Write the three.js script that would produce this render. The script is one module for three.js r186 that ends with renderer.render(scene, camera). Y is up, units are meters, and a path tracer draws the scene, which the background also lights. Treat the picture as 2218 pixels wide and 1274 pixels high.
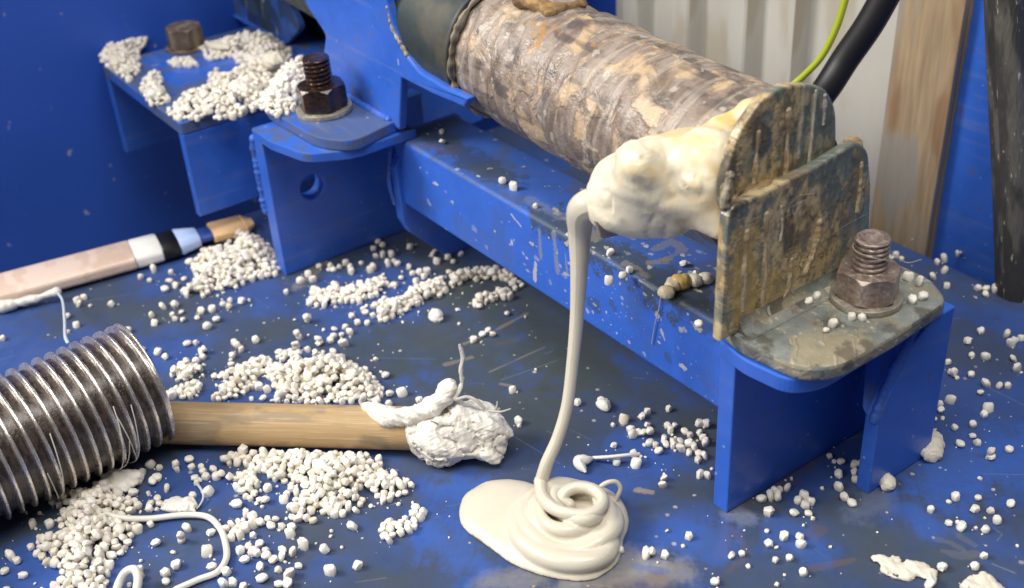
import * as THREE from 'three';
import { mergeGeometries, mergeVertices, toCreasedNormals } from 'three/addons/utils/BufferGeometryUtils.js';
import { MarchingCubes } from 'three/addons/objects/MarchingCubes.js';
import { ConvexGeometry } from 'three/addons/geometries/ConvexGeometry.js';
import { RoundedBoxGeometry } from 'three/addons/geometries/RoundedBoxGeometry.js';
import { RectAreaLightUniformsLib } from 'three/addons/lights/RectAreaLightUniformsLib.js';
import { Brush, Evaluator, INTERSECTION } from 'three-bvh-csg';

// ------------------------------------------------------------------ camera, light, exposure
const V = (x, y, z) => new THREE.Vector3(x, y, z);
const scene = new THREE.Scene();
const CAM = V(0.21615, 0.30501, 0.30242);
const FWD = V(-0.70028, -0.52902, -0.47931).normalize();
const UPV = V(-0.39898, 0.84682, -0.35173).normalize();
const RGT = FWD.clone().cross(UPV).normalize();
const camera = new THREE.PerspectiveCamera(28.53, 1024 / 588, 0.02, 10);
camera.position.copy(CAM); camera.up.copy(UPV); camera.lookAt(CAM.clone().add(FWD));
camera.focus = 0.45; camera.userData.fStop = 11;
scene.background = new THREE.Color(0.075, 0.077, 0.081);            // the plain bright workshop round the bench
RectAreaLightUniformsLib.init();
const renderer = new THREE.WebGLRenderer({ antialias: true });
renderer.toneMapping = THREE.LinearToneMapping;
renderer.toneMappingExposure = 1.13;
renderer.shadowMap.enabled = true;
function areaLamp(label, pos, target, w, h, radiance, rgb, glow) {
  const g = new THREE.Group(); g.name = numbered('unseen_lamp'); scene.add(g);
  g.userData = { label, category: 'lamp' };
  g.position.copy(pos);
  g.lookAt(target);                                                   // +z of a group looks at the target
  const c = new THREE.Color().setRGB(...rgb);
  const housing = new THREE.Mesh(new RoundedBoxGeometry(w + 0.05, h + 0.05, 0.05, 2, 0.008), new THREE.MeshStandardMaterial({ color: 0xd8d8d4, roughness: 0.6 }));
  housing.name = 'housing'; housing.position.z = -0.03; g.add(housing);
  const diff = new THREE.Mesh(new THREE.PlaneGeometry(w, h), new THREE.MeshStandardMaterial({ color: 0x111111, emissive: c, emissiveIntensity: glow, roughness: 0.9 }));
  diff.name = 'diffuser'; diff.position.z = -0.002; g.add(diff);
  const l = new THREE.RectAreaLight(c, radiance, w, h);
  l.position.set(0, 0, 0.004); l.rotation.y = Math.PI; g.add(l);
  l.castShadow = true;
}
const used = {};
function numbered(n) { const k = used[n] = (used[n] ?? -1) + 1; return k ? n + '_' + String(k).padStart(3, '0') : n; }
areaLamp('white square work lamp over the front of the bench', V(-0.82, 1.02, 1.05), V(-0.12, 0, 0.05), 0.44, 0.44, 29, [1, 0.97, 0.915], 1.0);
areaLamp('long white ceiling lamp above the machine', V(0.30, 1.6, 0.30), V(-0.05, 0, 0.05), 1.2, 0.6, 8.0, [1, 0.97, 0.91], 1.0);
areaLamp('wide white fill lamp added out of view to brighten the lump and rail', V(-0.2, 1.15, 1.6), V(-0.12, 0.03, 0.05), 1.0, 0.7, 4.6, [1, 0.975, 0.92], 1.0);  // fill lamp added to brighten the lump, rail front and pellets

// ------------------------------------------------------------------ pixels of the photograph to places
const F = 2507, PX = 1109, PY = 637;
function ray(px, py) { return FWD.clone().multiplyScalar(F).addScaledVector(RGT, px - PX).addScaledVector(UPV, PY - py).normalize(); }
function at(px, py, y = 0) { const r = ray(px, py); return CAM.clone().addScaledVector(r, (y - CAM.y) / r.y); }
function onX(px, py, x) { const r = ray(px, py); return CAM.clone().addScaledVector(r, (x - CAM.x) / r.x); }
function onZ(px, py, z) { const r = ray(px, py); return CAM.clone().addScaledVector(r, (z - CAM.z) / r.z); }

// ------------------------------------------------------------------ noise and textures
function rng(seed) { let a = seed >>> 0; return () => { a = (a + 0x6D2B79F5) | 0; let t = Math.imul(a ^ (a >>> 15), 1 | a); t = (t + Math.imul(t ^ (t >>> 7), 61 | t)) ^ t; return ((t ^ (t >>> 14)) >>> 0) / 4294967296; }; }
const HT = new Float32Array(65536); { const r = rng(7); for (let i = 0; i < 65536; i++) HT[i] = r(); }
const hsh = (i, j) => HT[((i & 255) * 256 + (j & 255)) & 65535];
function vn(x, y) {
  const i = Math.floor(x), j = Math.floor(y); let a = x - i, b = y - j; a = a * a * (3 - 2 * a); b = b * b * (3 - 2 * b);
  const p = hsh(i, j), q = hsh(i + 1, j), r = hsh(i, j + 1), s = hsh(i + 1, j + 1);
  return p + (q - p) * a + (r - p) * b + (p - q - r + s) * a * b;
}
function fbm(x, y, n = 4) { let s = 0, a = 0.5, t = 0; for (let k = 0; k < n; k++) { s += a * vn(x, y); t += a; x = x * 2.03 + 17.3; y = y * 2.03 + 5.1; a *= 0.5; } return s / t; }
const n3 = (x, y, z) => (fbm(x + z * 0.7, y - z * 0.4, 3) + fbm(y + 31 + x * 0.3, z + 11, 3) + fbm(z + 71, x + 43 + y * 0.3, 3)) / 3;
const ss = (a, b, x) => { const t = Math.min(1, Math.max(0, (x - a) / (b - a))); return t * t * (3 - 2 * t); };
const lerp = (a, b, t) => a + (b - a) * t;
const toS = (c) => { c = Math.min(1, Math.max(0, c)); return 255 * (c <= 0.0031308 ? 12.92 * c : 1.055 * Math.pow(c, 1 / 2.4) - 0.055); };
const SLUT = new Uint8Array(4097); for (let i = 0; i <= 4096; i++) SLUT[i] = Math.round(toS(i / 4096));
const S = (c) => SLUT[Math.max(0, Math.min(4096, (c * 4096) | 0))];
function bake(w, h, fn, wrap = THREE.MirroredRepeatWrapping) {          // fn(u, v, o): o = linear r g b, roughness, height, metalness
  const cm = new Uint8Array(w * h * 4), rm = new Uint8Array(w * h * 4), bm = new Uint8Array(w * h * 4), o = [0, 0, 0, 0.5, 0.5, 0];
  for (let j = 0; j < h; j++) for (let i = 0; i < w; i++) {
    o[5] = 0; fn((i + 0.5) / w, (j + 0.5) / h, o); const k = (j * w + i) * 4;
    cm[k] = S(o[0]); cm[k + 1] = S(o[1]); cm[k + 2] = S(o[2]); cm[k + 3] = 255;
    rm[k] = 0; rm[k + 1] = Math.max(0, Math.min(255, o[3] * 255)); rm[k + 2] = Math.max(0, Math.min(255, o[5] * 255)); rm[k + 3] = 255;
    bm[k] = bm[k + 1] = bm[k + 2] = Math.max(0, Math.min(255, o[4] * 255)); bm[k + 3] = 255;
  }
  const mk = (d, c) => { const t = new THREE.DataTexture(d, w, h); t.magFilter = THREE.LinearFilter; t.minFilter = THREE.LinearMipmapLinearFilter; t.generateMipmaps = true; t.wrapS = t.wrapT = wrap; if (c) t.colorSpace = THREE.SRGBColorSpace; t.needsUpdate = true; return t; };
  return { map: mk(cm, true), roughnessMap: mk(rm), bumpMap: mk(bm) };
}
function mat(tex, bump, extra = {}) { return new THREE.MeshPhysicalMaterial({ color: 0xffffff, roughness: 1, metalness: 0, ...tex, bumpScale: bump, ...extra }); }
const mix3 = (o, c, t) => { o[0] = lerp(o[0], c[0], t); o[1] = lerp(o[1], c[1], t); o[2] = lerp(o[2], c[2], t); };
// distance to a polyline in the plane
function segD(x, y, P) { let d = 1e9; for (let k = 0; k + 1 < P.length; k++) { const ax = P[k][0], ay = P[k][1], bx = P[k + 1][0] - ax, by = P[k + 1][1] - ay; const t = Math.max(0, Math.min(1, ((x - ax) * bx + (y - ay) * by) / (bx * bx + by * by + 1e-12))); d = Math.min(d, Math.hypot(x - ax - t * bx, y - ay - t * by)); } return d; }

const BLUE = [0.031, 0.130, 0.60], SLATE = [0.075, 0.092, 0.112], TAN = [0.40, 0.31, 0.20], CREAM = [0.62, 0.57, 0.48], BROWN = [0.13, 0.085, 0.048], GREY = [0.27, 0.25, 0.22];
const STAIN = { slate: [0.05, 0.064, 0.068], tan: TAN, cream: CREAM, brown: BROWN, grey: GREY, blue: [0.035, 0.112, 0.45], navy: [0.012, 0.022, 0.06], pale: [0.22, 0.25, 0.36] };

// the bench top: worn blue paint, rubbed through to dark steel where things were dragged over it
const tableStrokes = [
  ['slate', 0.97, 32, [820, 770], [1010, 730], [1180, 780]], ['slate', 0.95, 28, [900, 870], [1120, 890], [1200, 920]], ['slate', 0.95, 24, [1000, 640], [1160, 660], [1260, 780]],
  ['slate', 0.92, 20, [650, 570], [900, 530], [1010, 600]], ['slate', 0.7, 18, [200, 680], [420, 690], [640, 720]], ['slate', 0.6, 12, [330, 840], [560, 790]], ['slate', 0.85, 18, [1260, 800], [1420, 880], [1540, 950]],
  ['slate', 0.55, 12, [1380, 1120], [1500, 1060]], ['slate', 0.5, 10, [560, 1130], [760, 1160], [860, 1260]], ['slate', 0.6, 9, [380, 1190], [460, 1180]], ['slate', 0.5, 12, [60, 1130], [200, 1100]],
  ['slate', 0.7, 14, [1640, 1270], [1880, 1190], [2060, 1200]], ['slate', 0.6, 10, [2050, 1250], [2218, 1240]], ['slate', 0.5, 12, [1980, 950], [2080, 1020]], ['slate', 0.65, 16, [2030, 620], [2200, 640]],
  ['slate', 0.6, 9, [1640, 1090], [1760, 1130], [1850, 1060]], ['brown', 0.55, 6, [1690, 1040], [1760, 980]], ['brown', 0.4, 5, [1605, 1098], [1615, 1090]], ['brown', 0.45, 4, [1760, 1160], [1772, 1150]],
  ['brown', 0.6, 1.6, [1760, 1232], [1800, 1224], [1850, 1214]], 
  ['grey', 0.75, 11, [1250, 1272], [1340, 1226], [1400, 1222]], ['grey', 0.7, 8, [1340, 1250], [1470, 1236]], ['grey', 0.6, 6, [1060, 1262], [1170, 1256]], ['blue', 0.45, 2.0, [1375, 1228], [1440, 1238]], ['brown', 0.5, 6, [1300, 1274], [1430, 1262]],
  ['tan', 0.7, 1.9, [1382, 1062], [1408, 1066]], ['tan', 0.4, 1.6, [1085, 832], [1105, 836]], ['tan', 0.35, 1.5, [965, 790], [1020, 775]], ['tan', 0.35, 1.2, [1005, 745], [1080, 712], [1140, 680]], ['slate', 0.5, 6, [640, 650], [720, 560]],
  ['tan', 0.3, 0.7, [1060, 806], [1180, 752]], ['brown', 0.4, 3, [1560, 1200], [1580, 1150]], ['brown', 0.35, 2.5, [1580, 1240], [1620, 1200], [1600, 1160]],
  ['pale', 0.6, 5, [1590, 1110], [1615, 1120]], ['pale', 0.35, 7, [1850, 1110], [1905, 1085]], ['grey', 0.2, 1.6, [2030, 1168], [2060, 1176], [2085, 1190]], ['grey', 0.22, 2.0, [2045, 1195], [2080, 1204], [2118, 1200]], ['grey', 0.2, 1.5, [2080, 1162], [2112, 1182]],
  ['cream', 0.2, 0.3, [2155, 1146], [2172, 1158], [2160, 1172]], ['cream', 0.25, 0.4, [2150, 1222], [2185, 1236], [2200, 1242]],
  ['blue', 0.7, 12, [940, 1160], [1000, 1210]], ['blue', 0.6, 8, [960, 1050], [1040, 1060]], ['blue', 0.6, 13, [1440, 1160], [1540, 1180]], ['blue', 0.8, 20, [2060, 1040], [2218, 1000]], ['blue', 0.6, 10, [1980, 1100], [2000, 1130]], ['blue', 0.6, 12, [60, 1210], [110, 1250]], ['blue', 0.5, 9, [1340, 960], [1440, 1000]], ['blue', 0.5, 8, [1690, 1140], [1760, 1190]],
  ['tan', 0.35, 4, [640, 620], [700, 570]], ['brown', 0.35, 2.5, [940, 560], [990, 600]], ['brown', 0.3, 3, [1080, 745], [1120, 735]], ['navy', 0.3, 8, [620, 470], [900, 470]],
];
const TX0 = -0.37, TZ0 = -0.17, TS = 0.48;
const strokesT = tableStrokes.map(([c, a, w, ...p]) => { const P = p.map(([x, y]) => { const q = at(x, y, 0); return [q.x, q.z]; }); const xs = P.map(q => q[0]), zs = P.map(q => q[1]), m = w * 0.0018 + 0.002; return { c: STAIN[c], a, w: w * 0.001, P, b: [Math.min(...xs) - m, Math.max(...xs) + m, Math.min(...zs) - m, Math.max(...zs) + m] }; });
const specksT = []; { const r = rng(91); for (let k = 0; k < 900; k++) specksT.push([TX0 + r() * TS, TZ0 + r() * TS, 0.0002 + 0.0009 * r() ** 3, 0.35 + 0.5 * r(), r() < 0.12 ? TAN : CREAM]); }
const scratchT = []; { const r = rng(17); for (let k = 0; k < 150; k++) { const x = TX0 + r() * TS, z = TZ0 + r() * TS, a = -0.75 + (r() - 0.5) * 1.6, l = 0.004 + 0.03 * r() ** 2; scratchT.push({ P: [[x, z], [x + Math.cos(a) * l, z + Math.sin(a) * l]], w: 0.00012 + 0.00022 * r(), a: 0.12 + 0.3 * r(), c: r() < 0.5 ? STAIN.pale : GREY }); } }
const cell = (list, box) => { const N = 64, g = Array.from({ length: N * N }, () => []); for (const s of list) { const [a, b, c, d] = box(s); for (let i = Math.max(0, Math.floor((a - TX0) / TS * N)); i <= Math.min(N - 1, Math.floor((b - TX0) / TS * N)); i++) for (let j = Math.max(0, Math.floor((c - TZ0) / TS * N)); j <= Math.min(N - 1, Math.floor((d - TZ0) / TS * N)); j++) g[j * N + i].push(s); } return (x, z) => g[Math.min(63, Math.max(0, ((z - TZ0) / TS * 64) | 0)) * 64 + Math.min(63, Math.max(0, ((x - TX0) / TS * 64) | 0))]; };
const speckAt = cell(specksT, s => [s[0] - s[2] * 2, s[0] + s[2] * 2, s[1] - s[2] * 2, s[1] + s[2] * 2]);
const scratchAt = cell(scratchT, s => [Math.min(s.P[0][0], s.P[1][0]) - 0.001, Math.max(s.P[0][0], s.P[1][0]) + 0.001, Math.min(s.P[0][1], s.P[1][1]) - 0.001, Math.max(s.P[0][1], s.P[1][1]) + 0.001]);
const strokeAt = cell(strokesT, s => s.b);
const tableTex = bake(2048, 2048, (u, v, o) => {
  const x = TX0 + u * TS, z = TZ0 + v * TS;
  const a = fbm(x * 38, z * 38, 5), b = fbm(x * 130 + 9, z * 130, 4), c = fbm(x * 700, z * 700, 3), st = fbm((x + z) * 60 + 40, (x - z) * 420, 4);
  o[0] = 0.028; o[1] = 0.075; o[2] = 0.28;
  const t0 = 0.85 + 0.3 * b; o[0] *= t0; o[1] *= t0; o[2] *= t0;
  let wear = 0.62 * ss(0.42, 0.66, a * 0.7 + b * 0.3) + 0.12 * ss(0.55, 0.75, st); wear = Math.min(0.85, wear + 0.16);
  mix3(o, [0.042, 0.055, 0.075], wear); let h = 0.5 + 0.1 * (c - 0.5) - 0.12 * wear + 0.1 * (b - 0.5);
  for (const s of strokeAt(x, z)) {
    const d = segD(x, z, s.P) / s.w; if (d > 1.8) continue;
    const e = d + (b - 0.5) * 1.5 + (c - 0.5) * 0.7 + (s.w > 0.004 ? (st - 0.5) * 0.5 : 0), m = s.a * (1 - ss(s.w > 0.004 ? 0.25 : 0.5, s.w > 0.004 ? 1.25 : 1.05, e)); mix3(o, s.c, m * (0.75 + 0.5 * (c - 0.3)));
    if (s.c === CREAM || s.c === TAN) h += 0.2 * m;
  }
  for (const s of scratchAt(x, z)) { const m = s.a * (1 - ss(0.4, 1.1, segD(x, z, s.P) / s.w + (c - 0.5))); mix3(o, s.c, m); h -= 0.15 * m; }
  for (const s of speckAt(x, z)) { const d = Math.hypot(x - s[0], z - s[1]) / s[2] + (c - 0.5) * 1.2; const m = s[3] * (1 - ss(0.7, 1.05, d)); mix3(o, s[4], m); h += 0.25 * m; }
  o[3] = 0.42 + 0.26 * b + 0.12 * (c - 0.5) + 0.1 * wear; o[4] = h;
});
// blue frame paint, repeating every 0.3 m (mirrored)
const specksF = []; { const r = rng(5); for (let k = 0; k < 420; k++) specksF.push([r(), r(), 0.0006 + 0.0026 * r() ** 4, 0.4 + 0.5 * r(), r() < 0.25]); }
const gridF = Array.from({ length: 1024 }, () => []); for (const s of specksF) for (let i = -1; i <= 1; i++) for (let j = -1; j <= 1; j++) { const gi = Math.floor(s[0] * 32) + i, gj = Math.floor(s[1] * 32) + j; if (gi >= 0 && gj >= 0 && gi < 32 && gj < 32) gridF[gj * 32 + gi].push(s); }
function paintTex(seed, wearLo, wearHi, dirt) {
  return bake(896, 896, (u, v, o) => {
    const x = u * 0.3 + seed, z = v * 0.3 + seed * 1.7, a = fbm(x * 30, z * 30, 4), b = fbm(x * 160, z * 160, 4), c = fbm(x * 900, z * 900, 2), s1 = fbm(x * 30, z * 300 + 9, 4);
    o[0] = BLUE[0]; o[1] = BLUE[1]; o[2] = BLUE[2]; const t0 = 0.88 + 0.24 * b; o[0] *= t0; o[1] *= t0; o[2] *= t0;
    const wr = ss(wearLo, wearHi, a * 0.55 + b * 0.45); mix3(o, SLATE, 0.75 * wr); mix3(o, STAIN.pale, 0.22 * ss(0.56, 0.8, s1) * dirt); mix3(o, BROWN, 0.6 * dirt * ss(0.74, 0.80, b));
    let h = 0.5 + 0.08 * (c - 0.5) + 0.12 * (a - 0.5) - 0.1 * wr;
    for (const s of gridF[Math.min(31, (v * 32) | 0) * 32 + Math.min(31, (u * 32) | 0)]) { const d = Math.hypot(u - s[0], (v - s[1]) * (s[4] ? 0.4 : 1)) / s[2] + (c - 0.5) * 1.1, m = s[3] * dirt * (1 - ss(0.7, 1.05, d)); mix3(o, CREAM, m); h += 0.2 * m; }
    o[3] = 0.33 + 0.2 * b + 0.25 * wr; o[4] = h;
  });
}
const M = {};
M.table = mat(tableTex, 0.0004);
M.paint = mat(paintTex(0.4, 0.64, 0.84, 0.75), 0.0005, { clearcoat: 0.3, clearcoatRoughness: 0.3 });
M.paintWorn = mat(paintTex(2.7, 0.52, 0.72, 0.7), 0.0006, { clearcoat: 0.2, clearcoatRoughness: 0.3 });
M.paintBare = mat(paintTex(5.1, 0.38, 0.58, 0.8), 0.0006, { clearcoat: 0.2, clearcoatRoughness: 0.3 });
M.wall = mat(bake(512, 512, (u, v, o) => { const a = fbm(u * 5, v * 5, 4), c = fbm(u * 240, v * 240, 2); o[0] = 0.025; o[1] = 0.10; o[2] = 0.535; const t = 0.94 + 0.12 * a; o[0] *= t; o[1] *= t; o[2] *= t; o[3] = 0.42 + 0.12 * a; o[4] = 0.5 + 0.1 * (c - 0.5) + 0.1 * (a - 0.5); const w = ss(0.86, 0.93, fbm(u * 60 + 3, v * 60, 2)); mix3(o, CREAM, 0.5 * w); }), 0.0003);
// beam: own sheet, u along x, v unrolled over the top and down the front, splashed near the die
const BX0 = -0.245, BX1 = -0.016, BT = 0.0755, BB = 0.0385, BZ0 = 0.0145, BZ1 = 0.0515;
const beamStrokes = [
  ['top', 'slate', 0.8, 12, [1180, 470], [1480, 640]], ['top', 'grey', 0.55, 5, [1240, 470], [1290, 510]], ['top', 'grey', 0.5, 2, [1420, 540], [1455, 520], [1480, 540], [1450, 560]], ['top', 'grey', 0.6, 2.6, [1410, 570], [1440, 565]], ['top', 'slate', 0.6, 9, [940, 300], [1100, 390]], ['top', 'brown', 0.3, 5, [900, 312], [980, 330]],
  ['top', 'grey', 0.5, 2, [1355, 570], [1400, 600]], ['top', 'cream', 0.5, 0.6, [1380, 605], [1410, 625]], ['top', 'slate', 0.6, 8, [1400, 620], [1540, 700]], ['top', 'pale', 0.4, 4, [1150, 430], [1210, 470]],
  ['front', 'pale', 0.75, 1.4, [1168, 500], [1172, 560]], ['front', 'pale', 0.8, 2.2, [1200, 510], [1208, 585]], ['front', 'pale', 0.7, 0.9, [1225, 550], [1228, 590]], ['front', 'cream', 0.7, 1.2, [1160, 570], [1158, 605]], ['front', 'cream', 0.6, 0.9, [1108, 465], [1128, 490]], ['front', 'cream', 0.7, 0.8, [925, 432], [932, 444]],
  ['front', 'slate', 0.5, 3, [1280, 650], [1290, 660]], ['front', 'slate', 0.5, 2, [1326, 655], [1330, 665]], ['front', 'cream', 0.6, 0.9, [1432, 715], [1440, 735]], ['front', 'slate', 0.45, 1.6, [1445, 770], [1450, 780]], ['front', 'cream', 0.5, 0.7, [1250, 700], [1252, 712]],
].map(([f, c, a, w, ...p]) => ({ c: STAIN[c], a, w: w * 0.001, P: p.map(([x, y]) => { if (f === 'top') { const q = at(x, y, BT); return [q.x, q.z - BZ0]; } const q = onZ(x, y, BZ1); return [q.x, BZ1 - BZ0 + BT - q.y]; }) }));
const BV = BZ1 - BZ0 + BT - BB;
const beamSpecks = []; { const r = rng(23); for (let k = 0; k < 430; k++) { const near = r() < 0.78; beamSpecks.push([near ? -0.085 + (r() + r() + r() - 1.5) * 0.075 : BX0 + r() * 0.23, r() ** (near ? 1.3 : 1) * BV, 0.0002 + 0.0015 * r() ** 4, 0.25 + 0.55 * r(), 0.4 + 0.9 * r()]); } }
const bGrid = Array.from({ length: 128 }, () => []); for (const s of beamSpecks) for (let i = -1; i <= 1; i++) { const g = Math.floor((s[0] - BX0) / (BX1 - BX0) * 128) + i; if (g >= 0 && g < 128) bGrid[g].push(s); }
M.beam = mat(bake(2048, 512, (u, v, o) => {
  const x = BX0 + u * (BX1 - BX0), y = v * BV, a = fbm(x * 45 + 3, y * 45, 4), b = fbm(x * 190, y * 190, 4), c = fbm(x * 1000, y * 1000, 2);
  o[0] = BLUE[0]; o[1] = BLUE[1]; o[2] = BLUE[2]; const t0 = 0.9 + 0.2 * b; o[0] *= t0; o[1] *= t0; o[2] *= t0;
  const top = y < BZ1 - BZ0 - 0.0015 + 0.003 * (b - 0.5); let wr = top ? 0.3 + 0.4 * ss(0.4, 0.62, a) : 0.25 * ss(0.6, 0.75, a);
  wr = Math.max(wr, 0.6 * ss(0.0022, 0.0004, Math.abs(y - (BZ1 - BZ0)) + (b - 0.5) * 0.004)); mix3(o, SLATE, wr);
  let h = 0.5 + 0.1 * (c - 0.5) + 0.1 * (a - 0.5) - 0.1 * wr;
  for (const s of beamStrokes) { const d = segD(x, y, s.P) / s.w; if (d > 2) continue; const m = s.a * (1 - ss(0.55, 1.05, d + (b - 0.5) * 1.6 + (c - 0.5) * 0.8)); mix3(o, s.c, m); h += s.c === SLATE ? 0 : 0.2 * m; }
  for (const s of bGrid[Math.min(127, (u * 128) | 0)]) { const d = Math.hypot((x - s[0]) * s[4], y - s[1]) / s[2] + (c - 0.5) * 1.2, m = s[3] * (1 - ss(0.7, 1.05, d)); mix3(o, CREAM, m); h += 0.25 * m; }
  o[3] = 0.33 + 0.22 * b + 0.15 * wr; o[4] = h;
}, THREE.ClampToEdgeWrapping), 0.0005);
// barrel: burnt steel under baked-on plastic
M.barrel = mat(bake(1536, 1024, (u, v, o) => {                     // u along (0.24 m), v round (0.19 m)
  const x = u * 0.24, y = v * 0.19, w = fbm(x * 60, y * 60, 3) * 0.02, a = fbm(x * 135 + w * 120, y * 95 + w * 60, 6), b = fbm(x * 240 + 7, y * 170, 4), c = fbm(x * 1100, y * 1100, 3), d = fbm(x * 100 + 50 + w * 100, y * 150, 6), wrap = fbm((x + y * 0.25) * 170, y * 14, 4), sm = fbm(x * 330 + 11, y * 60 + 3, 4), big = fbm(x * 22 + 3, y * 22, 3);
  o[0] = 0.24; o[1] = 0.18; o[2] = 0.145; const t = 0.55 + 0.9 * b; o[0] *= t; o[1] *= t; o[2] *= t;
  const long = fbm(x * 26 + w * 30, y * 260 + 9, 5), ring = fbm(x * 300 + y * 40 + w * 60, y * 22, 5);
  mix3(o, [0.40, 0.345, 0.30], 0.55 * ss(0.42, 0.7, sm)); mix3(o, [0.42, 0.31, 0.205], 0.6 * ss(0.44, 0.66, a * 0.7 + ring * 0.3)); mix3(o, [0.58, 0.42, 0.26], 0.75 * ss(0.55, 0.67, a * 0.75 + b * 0.25)); mix3(o, [0.085, 0.07, 0.068], 0.75 * ss(0.50, 0.66, d * 0.7 + long * 0.3) * ss(0.3, 0.6, big + 0.1));
  mix3(o, [0.60, 0.55, 0.49], 0.32 * ss(0.58, 0.76, ring)); mix3(o, [0.10, 0.075, 0.06], 0.55 * ss(0.60, 0.74, fbm(x * 420 + y * 60, y * 30 + 7, 4)) * ss(0.4, 0.6, big)); mix3(o, [0.46, 0.22, 0.05], 0.6 * ss(0.74, 0.80, fbm(x * 75 + 80, y * 75 + 20, 5)));
  mix3(o, [0.66, 0.61, 0.53], 0.4 * ss(0.70, 0.80, fbm(x * 260 + 20, y * 200, 3)));
  o[3] = 0.28 + 0.32 * b - 0.06 * ss(0.5, 0.7, sm); o[4] = 0.35 + 0.3 * ss(0.5, 0.62, a) + 0.25 * (b - 0.5) + 0.22 * (wrap - 0.4) + 0.2 * (c - 0.5);
}), 0.0011);
// bracket: dark greenish steel, runs of tan and yellow residue; u along z, v height above the foot
const brStrokes = [['tan', 0.85, 1.5, [1703, 245], [1700, 320], [1697, 400]], ['cream', 0.6, 1.0, [1764, 195], [1758, 260], [1750, 350]], ['cream', 0.55, 1.0, [1783, 215], [1781, 265]], ['tan', 0.6, 1.6, [1775, 300], [1770, 330]], ['tan', 0.6, 2.4, [1640, 290], [1632, 360], [1628, 410]], ['tan', 0.7, 3, [1610, 260], [1655, 215]],
  ['tan', 0.8, 2.2, [1655, 470], [1652, 560], [1648, 650]], ['tan', 0.75, 4.5, [1765, 480], [1755, 540], [1735, 580]], ['brown', 0.7, 5, [1690, 480], [1700, 530]], ['tan', 0.55, 5, [1700, 560], [1720, 620], [1680, 650]], ['cream', 0.45, 1.1, [1640, 640], [1650, 690]], ['tan', 0.7, 1.7, [1862, 380], [1856, 430], [1848, 460]], ['yellow', 0.75, 8, [1605, 520], [1600, 620], [1610, 690]], ['yellow', 0.6, 6, [1660, 600], [1680, 670]], ['brown', 0.8, 6, [1605, 360], [1590, 420]], ['brown', 0.55, 5, [1640, 260], [1670, 300]], ['cream', 0.3, 0.35, [1740, 540], [1830, 480], [1888, 450]], ['cream', 0.35, 0.4, [1700, 440], [1720, 420], [1760, 415]], ['cream', 0.35, 0.4, [1715, 470], [1705, 445], [1735, 430]]]
  .map(([c, a, w, ...p]) => ({ c: c === 'tan' ? [0.55, 0.41, 0.23] : c === 'yellow' ? [0.46, 0.29, 0.07] : c === 'brown' ? [0.07, 0.045, 0.025] : [0.68, 0.6, 0.46], a, w: w * 0.001, P: p.map(([x, y]) => { const q = onX(x, y, -0.0105); return [q.z, q.y - 0.0815]; }) }));
M.bracket = mat(bake(1024, 1024, (u, v, o) => {
  const x = u * 0.12 - 0.05, y = v * 0.12 - 0.02, a = fbm(x * 60, y * 40 + 3, 5), b = fbm(x * 260, y * 130, 4), c = fbm(x * 1000, y * 1000, 2), e = fbm(x * 190 + 30, y * 26, 5), f = fbm(x * 420 + 2, y * 260, 4);
  o[0] = 0.15; o[1] = 0.175; o[2] = 0.16; const t = 0.55 + 0.9 * b; o[0] *= t; o[1] *= t; o[2] *= t;
  mix3(o, [0.19, 0.27, 0.28], 0.6 * ss(0.52, 0.66, e)); mix3(o, [0.21, 0.15, 0.085], 0.75 * ss(0.46, 0.58, a * 0.6 + f * 0.4));
  const yl = ss(-0.002, 0.034, x + (a - 0.5) * 0.06 + (e - 0.5) * 0.05); mix3(o, [0.68, 0.50, 0.24], 0.75 * yl * ss(0.36, 0.60, e * 0.4 + f * 0.6)); mix3(o, [0.56, 0.47, 0.31], 0.5 * ss(0.57, 0.68, f) * ss(-0.01, 0.02, x));
  let h = 0.4 + 0.45 * (f - 0.5) + 0.2 * (e - 0.5);
  for (const s of brStrokes) { const d = segD(x, y, s.P) / s.w; if (d > 2.2) continue; const m = s.a * (1 - ss(0.45, 1.15, d + (b - 0.5) * 1.1 + (c - 0.5) * 0.8 + (f - 0.5) * 0.6)); mix3(o, s.c, m * (0.7 + 0.5 * f)); h += 0.25 * m; }
  mix3(o, [0.03, 0.022, 0.015], 0.55 * ss(0.66, 0.74, fbm(x * 700, y * 700, 3)) * ss(0.4, 0.6, a));
  o[3] = 0.22 + 0.35 * b; o[4] = h;
}), 0.0013, { clearcoat: 0.5, clearcoatRoughness: 0.22 });
M.foot = mat(bake(1024, 1024, (u, v, o) => {                        // greasy grey-green steel with scrapes of old plastic
  const x = u * 0.12, y = v * 0.12, w = fbm(x * 90, y * 90, 3), a = fbm(x * 60 + 8 + w, y * 60 + w, 6), b = fbm(x * 210, y * 210, 4), c = fbm(x * 900, y * 900, 2), e = fbm((x + y) * 110 + w * 6, (x - y) * 420, 5), f = fbm(x * 420, y * 420, 4);
  o[0] = 0.20; o[1] = 0.215; o[2] = 0.20; const t = 0.5 + 0.95 * b; o[0] *= t; o[1] *= t; o[2] *= t;
  mix3(o, [0.33, 0.27, 0.17], 0.7 * ss(0.46, 0.6, a)); mix3(o, [0.07, 0.06, 0.045], 0.65 * ss(0.54, 0.66, fbm(x * 130 + 20, y * 130, 5))); mix3(o, [0.55, 0.49, 0.39], 0.45 * ss(0.62, 0.74, e) * ss(0.4, 0.6, f)); mix3(o, CREAM, 0.6 * ss(0.80, 0.84, fbm(x * 330, y * 330 + 4, 2)));
  o[3] = 0.26 + 0.35 * b; o[4] = 0.4 + 0.35 * (f - 0.5) + 0.2 * ss(0.6, 0.72, e) + 0.15 * (c - 0.5);
}), 0.0008, { clearcoat: 0.3, clearcoatRoughness: 0.25 });
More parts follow.
